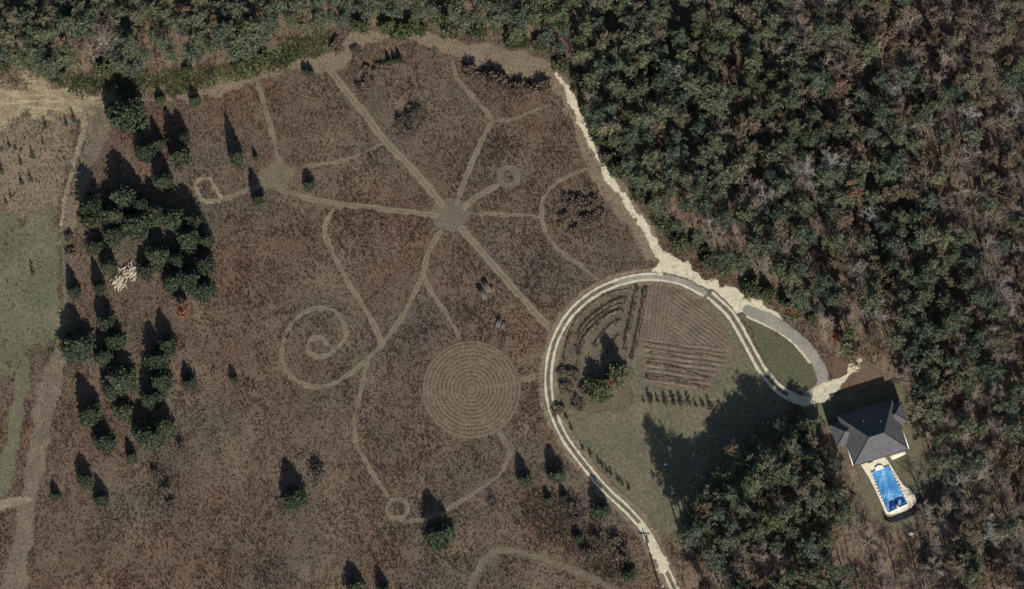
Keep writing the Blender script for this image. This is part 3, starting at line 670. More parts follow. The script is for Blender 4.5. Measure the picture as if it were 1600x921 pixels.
PINES = [mould_pine(12.5, 2.5, 1), mould_pine(11, 2.2, 2), mould_pine(14, 2.9, 3), mould_pine(10, 1.9, 4), mould_pine(13, 2.3, 5), mould_pine(12, 2.8, 6)]
CEDARS = [mould_cedar(5.2, 1.9, 11), mould_cedar(6, 1.8, 12), mould_cedar(4.6, 1.7, 13, fat=.5), mould_cedar(5.6, 2.1, 14, fat=.7), mould_cedar(5.0, 1.6, 15, fat=.45), mould_cedar(5.4, 2.0, 16, fat=.85), mould_cedar(4.8, 1.9, 17, fat=.55), mould_cedar(6.2, 1.9, 18, fat=.65)]
SMALLS = [mould_cedar(1.9, .5, 21, fine=.5), mould_cedar(1.6, .5, 22, fine=.5)]
SHRUBS = [mould_cedar(1.8, 1.3, 31, 'shrub', .4), mould_cedar(2.4, 1.5, 32, 'shrub', .4), mould_cedar(3.2, 1.6, 33, 'shrub', .5)]
BARES = [mould_bare(11.5, 3.0, 41), mould_bare(12.5, 3.3, 42), mould_bare(10, 2.6, 43), mould_bare(13, 3.1, 44)]
PALES = [mould_bare(12, 3.1, 47, 'twigpale'), mould_bare(11, 2.8, 48, 'twigpale')]
RUSSETS = [mould_bare(10, 2.6, 51, 'twig', ('russet', 2)), mould_bare(11.5, 2.9, 52, 'twig', ('russet', 3)), mould_bare(9, 2.3, 53, 'twig', ('russet', 2))]
ORANGE = [mould_bare(4.5, 1.6, 55, 'twig', ('orange', 3))]
BRUSH = [mould_bare(1.7, 1, 61, 'twigdark', ('brushleaf', 3), True), mould_bare(1.5, 1, 62, 'twigdark', ('brushleaf', 3), True)]
BRUSHG = [mould_bare(1.8, 1, 63, 'twigmid', ('brushgrey', 1), True), mould_bare(2.2, 1, 64, 'twigmid', ('brushgrey', 1), True)]

def plant(name, mould, x, y, sx, sz, label, cat, group=None, rz=None):
    r = empty(name, (x, y, 0), random.uniform(0, 6.28) if rz is None else rz); r.scale = (sx, sx, sz)
    tag(r, label, cat, group)
    r.rotation_euler.x = random.gauss(0, .03); r.rotation_euler.y = random.gauss(0, .03)
    link('trunk', mould[0], r); link('crown', mould[1], r)
    return r

ZONES = {}
def zone(px, py):
    if py < 170 and px < 260: return 'the top left corner woods'
    if py < 150 and px < 560: return 'the woods above the left field'
    if py < 110 and px < 860: return 'the woods above the middle field'
    if px < 1060 and py < 230: return 'the woods by the upper gravel lane'
    if px < 1120 and py < 430: return 'the woods along the lower gravel lane'
    if px < 1330 and py > 640: return 'the dark stand left of the pool'
    if px < 1290 and py > 430: return 'the woods above the drive loop'
    if px < 1340 and py < 160: return 'the top edge woods right of centre'
    if py < 160: return 'the top right corner woods'
    if px < 1340 and py < 330: return 'the upper heart of the woods'
    if py < 330: return 'the upper right edge woods'
    if px < 1340: return 'the woods right of the lane junction'
    if py < 470: return 'the woods midway down the right edge'
    if py < 600: return 'the woods just above the house'
    if px > 1500 and py < 760: return 'the right edge woods beside the pool'
    if py < 760: return 'the woods right beside the house'
    if px > 1440: return 'the lower right corner woods'
    return 'the open woods below the pool'
def cell(px, py):
    x0, x1, y0, y1 = ZONES[zone(px, py)]
    u, v = (px - x0) / max(1, x1 - x0), (py - y0) / max(1, y1 - y0)
    r_ = 'upper' if v < .34 else 'lower' if v > .67 else 'middle'; c_ = 'left' if u < .34 else 'right' if u > .67 else ''
    return (r_ + ' ' + c_).strip() + ' in ' + zone(px, py)

# candidate positions in the woods
EP = pts(EDGE); EPs = EP
bx = (EP[:, 0].min(), EP[:, 0].max(), EP[:, 1].min(), EP[:, 1].max())
def px_of(x, y):
    v = Vector((x, y, 0)) - CAM
    b = v.y * ct + v.z * st; c = -(v.y * -st + v.z * ct)
    return v.x / c / KX + 800, 460.5 - b / c / KX
def stand_limit(px, py):
    if not (1040 < px < 1310 and py > 635): return None
    l_ = 665 if px < 1085 else 690 if px < 1130 else 655 if px < 1170 else 625 if px < 1205 else 590 if px < 1235 else 612
    v_ = (py - l_) * .082
    return v_ if v_ < 1.2 else max(5.6, v_)
def woods(n_try):
    out = []; grid = {}
    XY = np.stack([rng.uniform(-100, 102, n_try), rng.uniform(-66, 64, n_try)], -1)
    sd = sd_poly(XY[:, 0], XY[:, 1], EPs)
    for (x, y), s_ in zip(XY, sd):
        if s_ < .6: continue
        px, py = px_of(x, y)
        if not (-30 < px < 1630 and -25 < py < 985): continue
        if py > 840 and px < 1066 + (py - 840) * .38: continue
        t = vn(x, y, 14.0); dpine = .55
        if px < 560 and py < 150: dpine = .97
        elif px < 900 and py < 150: dpine = .9
        elif px < 1130 and py < 470: dpine = .85
        elif px < 1290 and py > 620: dpine = .76
        elif px > 1330 and py > 760: dpine = .14
        elif px > 1380 and py < 330: dpine = .13
        elif px > 1240 and py < 330: dpine = .48
        elif px > 1470: dpine = .36
        elif py > 430: dpine = .58
        else: dpine = .56
        dpine = dpine + (t - .5) * .55
        u = random.random()
        kind = 'pine' if u < dpine else ('bare' if random.random() < (.60 if px > 1200 else .5) else 'russet')
        open_ = 1325 < px < 1480 and 760 < py
        gap = 1.85 if kind == 'pine' else 2.15
        if px < 560: gap *= .85
        if open_: gap = 2.9
        lim = stand_limit(px, py)
        if lim is not None and lim < 1.2: continue
        if open_ and px < 1470: kind = 'bare'
        if 1360 < px < 1440 and 800 < py < 880: continue
        gap *= (.85 + .5 * vn2(x, y, 8.0))
        i, j = int(x // 4), int(y // 4)
        if any((x - a) ** 2 + (y - b) ** 2 < gap * gap for di in (-1, 0, 1) for dj in (-1, 0, 1) for a, b in grid.get((i + di, j + dj), [])): continue
        grid.setdefault((i, j), []).append((x, y)); out.append((x, y, kind, s_, px, py))
    return out
W = woods(9000)
for w0 in W:
    q = ZONES.setdefault(zone(w0[4], w0[5]), [1e9, -1e9, 1e9, -1e9]); q[0] = min(q[0], w0[4]); q[1] = max(q[1], w0[4]); q[2] = min(q[2], w0[5]); q[3] = max(q[3], w0[5])
caps = {'pine': 320, 'bare': 300, 'russet': 300}; cnt = {}
PL = []
for w0 in W:
    if w0[2] == 'pine':
        sc_ = random.choice([random.uniform(.55, .8), random.uniform(.65, .95), random.uniform(.8, 1.1)]); k = random.randrange(len(PINES)); hz = random.uniform(9.2, 12.2) / PINES[k][2]
        if w0[3] < 3.0: hz *= .8
        lim = stand_limit(w0[4], w0[5])
        if lim: hz = min(hz, lim / PINES[k][2])
        vis = 0 if (w0[4] < 0 or w0[4] > 1600 or w0[5] < 0 or w0[5] > 930) else 1
        PL.append((vis * PINES[k][3] * sc_, w0, sc_, k, hz))
PL.sort(key=lambda t: -t[0])
for (big, (x, y, kind, s_, px, py), sc_, k, hz) in PL[:300]:
    plant('pine_tree', PINES[k], x, y, sc_, hz, ('broad' if big > 2.4 else 'medium' if big > 2.0 else 'slim') + ' green pine ' + cell(px, py), 'pine tree', 'pines in ' + zone(px, py))
def join_rest(rest):
    base = []
    for me in PINES:
        q = []
        for m in me[:2]:
            v = np.zeros(len(m.vertices) * 3, np.float32); m.vertices.foreach_get('co', v); f = [tuple(p.vertices) for p in m.polygons]
            f = np.array([t for t in f if len(t) == 4]); q.append((v.reshape(-1, 3), f))
        base.append(q)
    root = empty('pine_wood'); tag(root, 'remaining smaller pines filling the woods between the larger ones', 'pine trees', kind='stuff')
    for part, mi, mat in (('trunk', 0, 'bark'), ('crown', 1, 'pinefill')):
        VV, FF, RR, n = [], [], [], 0
        for (big, w0, sc_, k, hz) in rest:
            v, f = base[k][mi]; a_ = random.uniform(0, 6.28); c_, s0 = math.cos(a_), math.sin(a_)
            VV.append(np.stack([(v[:, 0] * c_ - v[:, 1] * s0) * sc_ + w0[0], (v[:, 0] * s0 + v[:, 1] * c_) * sc_ + w0[1], v[:, 2] * hz], -1)); FF.append(f + n); n += len(v); RR.append(np.full(len(v), random.random()))
        link(part, mesh_np(part, np.vstack(VV), np.vstack(FF), M[mat], attrs={'rnd': np.concatenate(RR)}), root)['kind'] = 'stuff'
k_ = NT('pine_needles_fill'); M['pinefill'] = k_.done(k_.leafy(k_.mix(k_.ramp(k_.attr('rnd'), [(0, (.090, .112, .080)), (.35, (.114, .134, .086)), (.6, (.142, .150, .096)), (.85, (.130, .150, .082)), (1, (.185, .172, .112))]), k_.ramp(k_.noise(1.6, 2.0, .6), [(.3, .6), (.7, 1.4)]), 1.0, 'MULTIPLY'), .06))
join_rest(PL[300:])
for (x, y, kind, s_, px, py) in W:
    cnt[kind] = cnt.get(kind, 0) + 1
    if cnt[kind] > caps[kind] or kind == 'pine': continue
    zn = zone(px, py); cl = cell(px, py)
    if kind == 'bare':
        sc_ = random.uniform(.65, 1.1); pale = random.random() < .08; S_ = PALES if pale else BARES; k = random.randrange(len(S_))
        lab_ = ('whitish bare tree ' if pale else 'leafless grey tree ') + cl
        plant('bare_tree', S_[k], x, y, sc_, min(random.uniform(8.5, 11.5) * (.72 if 1325 < px < 1480 and py > 760 else 1) / S_[k][2], (stand_limit(px, py) or 99) / S_[k][2]), lab_, 'bare tree', 'leafless trees in ' + zn)
    else:
        sc_ = random.uniform(.6, 1.05); k = random.randrange(len(RUSSETS)); hz = min(random.uniform(7.5, 10.5) / RUSSETS[k][2], (stand_limit(px, py) or 99) / RUSSETS[k][2])
        plant('russet_tree', RUSSETS[k], x, y, sc_, hz, 'russet leaved tree ' + cl, 'oak tree', 'russet trees in ' + zn)
print('WOODS', cnt)

for px, py, sc_, hh, lb in [(1068, 852, .95, 1.2, 'tall pine at the left tip of the dark stand, its shadow longest'), (1080, 838, .9, 1.05, 'pine second from the left tip of the dark stand'), (1116, 806, 1.0, .72, 'pine on the upper left flank of the dark stand'), (1144, 780, 1.05, .74, 'pine on the upper flank of the dark stand, left part'),
                       (1170, 757, 1.1, .8, 'pine on the upper flank of the dark stand, middle part'), (1198, 734, 1.15, .86, 'pine on the upper flank of the dark stand, right part'), (1222, 744, 1.0, .95, 'pine just inside the right flank of the dark stand'), (1246, 716, .9, .62, 'pine nearest the loop in the dark stand'), (1268, 735, .9, .7, 'pine of the dark stand closest to the house')]:
    w_ = at(px, py); k = random.choice([0, 2, 4, 5]); plant('pine_tree', PINES[k], w_[0], w_[1], sc_, hh * 13 / PINES[k][2], lb, 'pine tree', 'pines in the dark stand left of the pool')
def undergrowth(n):
    xy = np.stack([rng.uniform(-104, 106, n), rng.uniform(-68, 66, n)], -1); s0 = sd_poly(xy[:, 0], xy[:, 1], EPs)
    xy = xy[(s0 > .3) & (rng.random(n) < .35 + .9 * vn(xy[:, 0], xy[:, 1], 3.0))]
    h = .35 + .9 * vn2(xy[:, 0], xy[:, 1], 3.0) * rng.random(len(xy)); rs = np.clip(vn3(xy[:, 0], xy[:, 1], 4.0) * .8 + .3 * rng.random(len(xy)) - .05, 0, 1)
    V, F, A = tuft_mesh(np.c_[xy, np.zeros(len(xy))], h, 6, rs, .3, .07)
    tag(link('undergrowth', mesh_np('undergrowth', V, F, M['under'], attrs=A)), 'low brown and green undergrowth on the floor of the woods', 'undergrowth', kind='stuff')
k_ = NT('undergrowth_leaves'); M['under'] = k_.done(k_.leafy(k_.ramp(k_.attr('rnd'), [(0, (.10, .07, .055)), (.25, (.175, .125, .09)), (.45, (.23, .185, .135)), (.6, (.17, .15, .10)), (.8, (.105, .12, .065)), (1, (.13, .135, .075))]), .3))
undergrowth(60000)

# undergrowth along the woods' rim
nsh = 0
for k in range(len(EDGE) - 16):
    a, b = np.array(EDGE[k]), np.array(EDGE[k + 1]); n = max(1, int(np.linalg.norm(b - a) / 16))
    for q in range(n):
        p = a + (b - a) * (q + random.random()) / n + np.array([random.gauss(0, 4), random.gauss(-3, 4)])
        if 1270 < p[0] or (p[0] < 540 and random.random() < .6): continue
        w_ = at(*p); i = random.randrange(3); s_ = random.uniform(.7, 1.25)
        plant('green_shrub', SHRUBS[i], w_[0], w_[1], s_, s_ * random.uniform(.8, 1.2), 'green rim shrub ' + cell(*p), 'shrub', 'green shrubs rimming ' + zone(*p)); nsh += 1

# ------------------------------------------------------------------ cedars standing in the field, each its own
G1 = 'cedars of the left grove'
CED = [  # px, py of the lit crown, crown radius px, height m, label
 (203, 190, 22, 6.2, 'largest cedar at the top end of the left grove'), (181, 180, 12, 4.6, 'slim cedar hugging the left of the top grove cedar'), (186, 142, 5, 3.0, 'slender dark cedar just above the top of the left grove'),
 (230, 243, 13, 4.6, 'cedar below right of the big top grove cedar'), (251, 160, 6, 1.8, 'small dark cedar right of the grove top under the verge'), (305, 162, 7, 2.2, 'small dark cedar alone below the green verge'),
 (283, 256, 12, 6.4, 'tall cedar at the upper right rim of the left grove'), (288, 222, 8, 4.0, 'slim cedar above the tall one at the grove rim'), (248, 230, 8, 3.6, 'thin cedar in the gap near the top of the grove'),
 (257, 290, 13, 5.0, 'cedar in the upper right middle of the grove'), (372, 256, 10, 6.6, 'lone tall cedar with long shadow right of the grove'), (400, 250, 4, 1.8, 'tiny cedar beside the lone tall cedar'),
 (405, 318, 8, 4.0, 'narrow cedar at the short path left of the round clearing'), (484, 294, 8, 2.2, 'small cedar just right of the round clearing'), (146, 330, 15, 5.2, 'cedar at the left rim of the grove by the track'),
 (144, 352, 11, 3.8, 'cedar below the left rim cedar beside the track'), (197, 318, 18, 6.4, 'broad cedar in the centre top of the grove'), (178, 345, 14, 5.0, 'cedar left of the grove centre'), (222, 330, 14, 5.2, 'cedar right of the broad central grove cedar'),
 (180, 375, 12, 4.4, 'cedar above the bleached brush pile on its left'), (152, 392, 11, 4.0, 'cedar on the grove left rim above the brush pile'), (218, 360, 15, 5.2, 'cedar above the bleached brush pile on its right'),
 (248, 345, 14, 5.4, 'cedar in the middle of the right grove half'), (275, 350, 15, 5.6, 'cedar near the right rim in the grove middle'), (302, 352, 13, 5.2, 'cedar at the right rim in the grove middle'),
 (298, 382, 15, 5.6, 'cedar inside the dense lower right clump'), (322, 384, 11, 4.6, 'rightmost cedar of the dense grove clump'), (250, 408, 14, 5.0, 'cedar at the left of the dense clump'), (278, 414, 13, 5.0, 'cedar in the centre of the dense clump'),
 (320, 420, 12, 4.8, 'cedar at the right side of the dense clump'), (277, 448, 14, 4.8, 'cedar at the lower left of the dense clump'), (300, 446, 14, 4.8, 'cedar at the bottom middle of the dense clump'), (318, 460, 14, 4.8, 'lowest cedar of the dense clump'),
 (230, 428, 10, 3.6, 'cedar touching the right side of the bleached brush pile'), (172, 424, 12, 4.2, 'cedar touching the left side of the bleached brush pile'), (157, 456, 9, 4.0, 'cedar below left of the bleached brush pile'),
 (117, 460, 8, 3.8, 'bright slim cedar between the dirt track and the grove'), (122, 549, 18, 5.2, 'broad cedar right beside the dirt track and meadow'), (168, 508, 10, 3.8, 'upper cedar of the lower left grove column'),
 (180, 540, 12, 4.0, 'second cedar down the lower grove column'), (166, 563, 11, 3.6, 'left cedar midway down the lower grove column'), (192, 602, 18, 5.2, 'broad cedar of the lower grove column'), (262, 545, 11, 4.4, 'cedar at the top of the lower right grove column'),
 (246, 572, 15, 5.0, 'cedar in the lower right grove column'), (252, 604, 13, 4.4, 'cedar midway down the lower right grove column'), (240, 630, 13, 4.6, 'cedar above the bottom clump of the grove'), (297, 602, 9, 2.8, 'single cedar right of the lower grove'), (366, 596, 6, 2.2, 'faint small cedar out in the field right of the grove'),
 (143, 656, 14, 5.2, 'cedar at the lower left of the grove'), (193, 648, 12, 3.6, 'cedar between the two lower grove columns'), (175, 618, 11, 3.8, 'cedar tucked left of the broad lower cedar'), (163, 696, 11, 3.8, 'small cedar below the lower left cedar'),
 (206, 718, 7, 2.8, 'slim cedar at the bottom tip of the grove'), (228, 688, 14, 5.0, 'left cedar of the bottom grove clump'), (258, 676, 14, 5.2, 'right cedar of the bottom grove clump'), (244, 690, 12, 4.4, 'middle cedar of the bottom grove clump'),
 (135, 757, 10, 3.4, 'topmost of three small cedars below the grove'), (88, 778, 6, 2.4, 'smallest of three cedars, near the dirt track'), (160, 785, 8, 3.4, 'rightmost of three small cedars below the grove'),
 (461, 787, 18, 5.4, 'lone cedar in the lower middle field'), (688, 846, 20, 5.6, 'lone cedar on the thin path right of the small ring'), (556, 926, 13, 3.6, 'left of two cedars at the bottom edge'), (600, 926, 9, 3.2, 'right of two cedars at the bottom edge'),
 (870, 748, 11, 4.0, 'cedar left of the circular drive near its lower bend'), (820, 755, 10, 3.4, 'left small cedar beyond the drive bend'), (940, 804, 12, 4.4, 'cedar touching the drive with its shadow across it'), (903, 845, 8, 2.2, 'low cedar below the drive in the scrub'),
 (857, 784, 6, 2.0, 'tiny cedar in the scrub left of the drive'), (881, 780, 6, 2.0, 'tiny cedar in the scrub nearest the drive'), (984, 902, 9, 3.0, 'cedar near the bottom edge left of the utility pole'),
 (964, 592, 17, 4.6, 'upper tree in the garden bed of the ring'), (936, 616, 17, 3.8, 'lower tree in the garden bed of the ring'),
 (608, 100, 4, 2.0, 'left of three little cedars on the brushy bank'), (617, 98, 4, 1.9, 'middle of three little cedars on the brushy bank'), (625, 96, 4, 1.8, 'right of three little cedars on the brushy bank'), (478, 115, 5, 1.8, 'left of two dark little cedars under the top swath'), (486, 117, 5, 1.6, 'right of two dark little cedars under the top swath'),
]
for (px, py, r, H, lb) in CED:
    w_ = at(px, py - .35 * r); m = random.choice(CEDARS)
    if 900 < px < 980 and 580 < py < 630: m = SHRUBS[2]
    plant('cedar_tree', m, w_[0], w_[1], r * PX / m[3] * (1.44 if px < 345 else 1.2), H * random.uniform(.88, 1.06) / m[2], lb, 'cedar tree', G1 if px < 345 and 165 < py < 730 else None).scale.y *= random.uniform(.8, 1.2)
for (px, py, lb) in [(15, 230, 'left of a pair'), (24, 233, 'right of a pair'), (33, 256, 'below the pair'), (34, 288, 'tallest'), (48, 281, 'right of the tallest'), (52, 246, 'in the middle'), (68, 226, 'alone in the middle right'), (72, 199, 'highest on the left'),
                     (104, 195, 'left of the two by the rut'), (116, 189, 'right of the two by the rut'), (4, 270, 'cut by the left edge'), (10, 318, 'near the meadow, left one'), (17, 308, 'near the meadow, right one'), (52, 428, 'standing alone on the green meadow')]:
    w_ = at(px, py); m = random.choice(SMALLS); s_ = random.uniform(.55, .8) * (1.4 if px in (4, 34, 52, 116) else 1)
    plant('small_cedar', m, w_[0], w_[1], s_, s_, 'tiny cedar in the upper left clearing, ' + lb if px != 52 or py < 400 else 'tiny dark cedar standing alone on the green meadow', 'cedar tree', 'tiny cedars in the clearing')
for k, (px, py, s_) in enumerate([(1005.7, 628, .6), (1016, 625, 1.2), (1028, 627, .8), (1040, 630, 1.1), (1053, 629, 1.1), (1064, 630, 1.15), (1076, 630, 1.1), (1087, 634, .7), (1098, 634, .8), (1110, 636, 1.15)]):
    w_ = at(px, py); nm = ['first', 'second', 'third', 'fourth', 'fifth', 'sixth', 'seventh', 'eighth', 'ninth', 'tenth'][k]
    plant('small_shrub', SMALLS[k % 2], w_[0], w_[1], s_ * 1.05, s_ * .75, nm + ' shrub from the left in the row below the garden', 'shrub', 'shrub row below the garden')
for k, (px, py) in enumerate([(877, 637), (882, 653), (890, 671), (907, 701), (920, 711), (933, 723), (939, 731), (946, 737), (952, 741), (963, 751), (969, 757), (980, 764)]):
    w_ = at(px + 3, py); nm = ['first', 'second', 'third', 'fourth', 'fifth', 'sixth', 'seventh', 'eighth', 'ninth', 'tenth', 'eleventh', 'twelfth'][k]
    plant('small_shrub', SMALLS[k % 2], w_[0], w_[1], .75, .55, nm + ' shrub from the top in the line inside the drive', 'shrub', 'shrub line inside the drive')

# brushy shrubs
BR = [(733, 112, 1.3), (737, 120, 1.1), (748, 122, .9), (766, 122, 1.3), (774, 127, 1.5), (782, 131, 1.3), (792, 136, 1.1), (803, 138, 1.0), (813, 138, 1.1), (824, 139, 1.0), (834, 140, 1.0), (845, 138, 1.3), (854, 142, 1.2)]
for px, py, s_ in BR:
    w_ = at(px, py); plant('brush_shrub', random.choice(BRUSH), w_[0], w_[1], s_, s_, 'dark leafless shrub in the hedge line under the top right swath', 'shrub', 'dark hedge line shrubs')
for px, py, s_, lb in [(890, 315, 1.5, 'thicket'), (905, 325, 1.7, 'thicket'), (925, 318, 1.4, 'thicket'), (880, 345, 1.3, 'thicket'), (915, 345, 1.6, 'thicket'), (935, 340, 1.4, 'thicket'), (900, 362, 1.0, 'thicket'),
                       (565, 140, 1.2, 'bank'), (578, 130, 1.3, 'bank'), (590, 108, 1.1, 'bank'), (572, 112, 1.0, 'bank'), (602, 106, 1.0, 'bank'), (556, 82, 1.0, 'bank'), (525, 75, 1.4, 'bank'),
                       (625, 195, 1.1, 'grey'), (640, 190, 1.2, 'grey'), (652, 183, 1.2, 'grey'), (640, 205, 1.0, 'grey'),
                       (870, 640, 1.2, 'bed'), (885, 610, 1.3, 'bed'), (895, 590, 1.3, 'bed'), (905, 632, 1.3, 'bed'), (880, 585, 1.1, 'bed'), (915, 610, 1.4, 'bed'),
                       (245, 745, 1.2, 'low'), (258, 770, 1.4, 'low'), (265, 792, 1.2, 'low'), (282, 700, 1.1, 'low'), (497, 745, 1.6, 'low2'), (493, 735, 1.3, 'low2'), (770, 790, 1., 'scrub'), (920, 870, 1.5, 'scrub'), (960, 850, 1.4, 'scrub'), (935, 845, 1.3, 'scrub'), (975, 870, 1.5, 'scrub'), (900, 815, 1.3, 'scrub'), (895, 795, 1.2, 'scrub'),
                       (130, 345, .9, 'track'), (112, 395, 1.0, 'track'), (108, 375, 1.0, 'track')]:
    w_ = at(px, py)
    LB = {'thicket': 'dark leafless shrub in the thicket inside the looping path', 'bank': 'dark leafless shrub on the bank below the top swath', 'grey': 'grey twiggy shrub right of the wide diagonal path', 'bed': 'twiggy shrub in the dark left garden bed', 'low': 'grey twiggy shrub in the lower left field',
          'low2': 'grey twiggy sapling right of the lone lower cedar', 'scrub': 'grey twiggy shrub in the scrub below the drive', 'track': 'dark twiggy shrub beside the dirt track'}
    plant('brush_shrub', random.choice(BRUSH if lb in ('thicket', 'bank', 'track', 'bed') else BRUSHG), w_[0], w_[1], s_, s_ * (.55 if lb in ('thicket', 'bank', 'bed') else .8), LB[lb], 'shrub', {'thicket': 'thicket shrubs', 'bank': 'bank shrubs', 'grey': 'grey field shrubs', 'bed': 'garden bed shrubs', 'low': 'lower left shrubs', 'low2': 'saplings by the lone cedar', 'scrub': 'scrub below the drive', 'track': 'trackside shrubs'}[lb])
for px, py, s_, lb in [(284, 492, .95, 'russet sapling below the dense clump of grove cedars'), (1308, 524, 1.1, 'orange leaved tree at the rim of the woods by the loop'), (1238, 482, .8, 'orange leaved sapling above the paved loop'), (955, 598, .6, 'russet sapling between the two garden trees')]:
    w_ = at(px, py); plant('orange_tree', ORANGE[0], w_[0], w_[1], s_, s_, lb, 'sapling')
for px, py, lb in [(1250, 268, 'left of the two large pale bare trees in the upper woods'), (1292, 262, 'right of the two large pale bare trees in the upper woods'), (1190, 312, 'pale bare tree in the woods right of the gravel lane'), (1500, 185, 'pale bare tree in the upper right woods')]:
    w_ = at(px, py + 12); plant('bare_tree', random.choice(PALES), w_[0], w_[1], 1.15, 1.1, lb, 'bare tree')

# ------------------------------------------------------------------ house
HC = at(1364, 686); HR = R(17.2)
house = empty('house', (HC[0], HC[1], 0), HR); house.scale = (1.05, 1.05, 1.0); tag(house, 'house with charcoal hipped roof above the blue pool', 'house')
EV = 2.9; PIT = math.tan(R(38))
def hip(cx, cy, hx, hy, zb, name, pitch=38):
    rise = hy * math.tan(R(pitch)); rl = hx - hy; t = .14
    V = [(cx - hx, cy - hy, zb), (cx + hx, cy - hy, zb), (cx + hx, cy + hy, zb), (cx - hx, cy + hy, zb), (cx - hx, cy - hy, zb + t), (cx + hx, cy - hy, zb + t), (cx + hx, cy + hy, zb + t), (cx - hx, cy + hy, zb + t), (cx - rl, cy, zb + t + rise), (cx + rl, cy, zb + t + rise)]
    F = [(3, 2, 1, 0), (0, 1, 5, 4), (1, 2, 6, 5), (2, 3, 7, 6), (3, 0, 4, 7), (4, 5, 9, 8), (6, 7, 8, 9), (5, 6, 9), (7, 4, 8)]
    o = obj(name, V, F, M['roof'], house)
    for a, b in ((4, 8), (7, 8), (5, 9), (6, 9), (8, 9)):
        w = MB(); p, q = np.array(V[a]), np.array(V[b]); n = int(np.linalg.norm(q - p) / .45)
        for k in range(n): w.tube(p + (q - p) * k / n + (0, 0, .01), p + (q - p) * (k + 1.08) / n + (0, 0, .03), .085, .10, 5)
        w.build('ridge_cap', M['roof'], o)
    return V
# saltbox main roof: steep lit front, long shaded back, a small hipped wing at either side
RZ = EV + 3.73; BK = 5.5
RV = [(-5.1, -3.73, EV), (5.1, -3.73, EV), (5.1, BK, EV), (-5.1, BK, EV), (-5.1, -3.73, EV + .14), (5.1, -3.73, EV + .14), (5.1, BK, EV + .14), (-5.1, BK, EV + .14), (-1.37, 0, RZ + .14), (1.37, 0, RZ + .14)]
ro = obj('roof', RV, [(3, 2, 1, 0), (0, 1, 5, 4), (1, 2, 6, 5), (2, 3, 7, 6), (3, 0, 4, 7), (4, 5, 9, 8), (6, 7, 8, 9), (5, 6, 9), (7, 4, 8)], M['roof'], house)
for a, b in ((4, 8), (7, 8), (5, 9), (6, 9), (8, 9)):
    w = MB(); p, q = np.array(RV[a]), np.array(RV[b]); n = int(np.linalg.norm(q - p) / .45)
    for k in range(n): w.tube(p + (q - p) * k / n + (0, 0, .01), p + (q - p) * (k + 1.08) / n + (0, 0, .03), .085, .10, 5)
    w.build('ridge_cap', M['roof'], ro)
hip(-4.6, 2.35, 2.3, 2.1, EV - .05, 'roof', 32); hip(4.55, 2.75, 2.0, 1.9, EV - .05, 'roof', 32)
MB().box(-4.7, 4.7, -3.33, 5.1, 0, EV - .002).build('wall', M['wall'], house)
MB().box(-6.6, -4.0, .6, 4.1, 0, EV - .052).build('wall', M['wall'], house); MB().box(4.0, 6.25, 1.2, 4.3, 0, EV - .052).build('wall', M['wall'], house)
for x in (-5.16, 5.16):
    MB().box(x - .07, x + .07, -3.75, (.2 if x < 0 else .75), EV - .03, EV + .12).build('gutter', M['white'], house)
MB().box(-5.1, 5.1, -3.87, -3.74, EV - .03, EV + .10).build('gutter', M['roof'], house)
for (x, w_, z0, z1) in ((-3.4, .55, .9, 2.2), (3.2, .7, .9, 2.2)):
    o = MB().box(x - w_, x + w_, -3.36, -3.332, z0, z1).build('window', M['glass'], house)
    f = MB(); f.box(x - w_ - .08, x - w_, -3.38, -3.333, z0 - .08, z1 + .08); f.box(x + w_, x + w_ + .08, -3.38, -3.333, z0 - .08, z1 + .08); f.box(x - w_, x + w_, -3.38, -3.333, z1, z1 + .08); f.box(x - w_, x + w_, -3.38, -3.333, z0 - .08, z0); f.box(x - .03, x + .03, -3.375, -3.361, z0, z1)
    f.build('frame', M['white'], o)
o = MB().box(-1.2, 1.2, -3.36, -3.332, .1, 2.2).build('patio_door', M['glass'], house); MB().box(-.03, .03, -3.38, -3.361, .1, 2.2).build('frame', M['white'], o)
o = MB().box(-.5, .5, 5.102, 5.15, .1, 2.2).build('front_door', M['white'], house); MB().box(.36, .42, 5.15, 5.2, 1.05, 1.11).build('handle', M['steel'], o)
for x in (-4.2, -2.2, 2.2, 4.2):
    o = MB().box(x - .5, x + .5, 5.102, 5.13, .9, 2.2).build('window', M['glass'], house); f = MB(); f.box(x - .58, x - .5, 5.103, 5.15, .82, 2.28); f.box(x + .5, x + .58, 5.103, 5.15, .82, 2.28); f.box(x - .5, x + .5, 5.103, 5.15, 2.2, 2.28); f.box(x - .5, x + .5, 5.103, 5.15, .82, .9); f.build('frame', M['white'], o)
for (x, y, z) in ((1.6, 2.2, 5.75), (-1.2, 3.2, 5.1)): MB().tube((x, y, z - .7), (x, y, z), .06, .06, 8).build('vent_pipe', M['steel'], house)

# ------------------------------------------------------------------ pool, deck, fence (z5: positions inside the house close-up)
def z5(x, y): return at(1260 + x / 3.54, 560 + y / 3.54)[:2]
deck = [z5(*p) for p in [(300, 590), (372, 566), (432, 545), (452, 570), (478, 612), (510, 665), (535, 702), (575, 728), (600, 762), (606, 795), (580, 828), (545, 850), (462, 878), (442, 872), (400, 770), (345, 660)]]
pc = np.mean([z5(*p) for p in [(358, 632), (455, 597), (556, 800), (450, 850)]], 0)
dk = MB().prism(deck, .13, .24).build('pool_deck', M['deck']); tag(dk, 'cream concrete deck around the blue pool', 'pool deck')
pd = MB().prism([z5(*p) for p in [(452, 540), (540, 505), (552, 530), (478, 562)]], .02, .2).build('concrete_step', M['deck']); tag(pd, 'small tan concrete pad at the lower right house corner', 'concrete pad')
pool = empty('swimming_pool', (pc[0], pc[1], .24)); tag(pool, 'swimming pool under a wrinkled blue tarpaulin', 'pool')
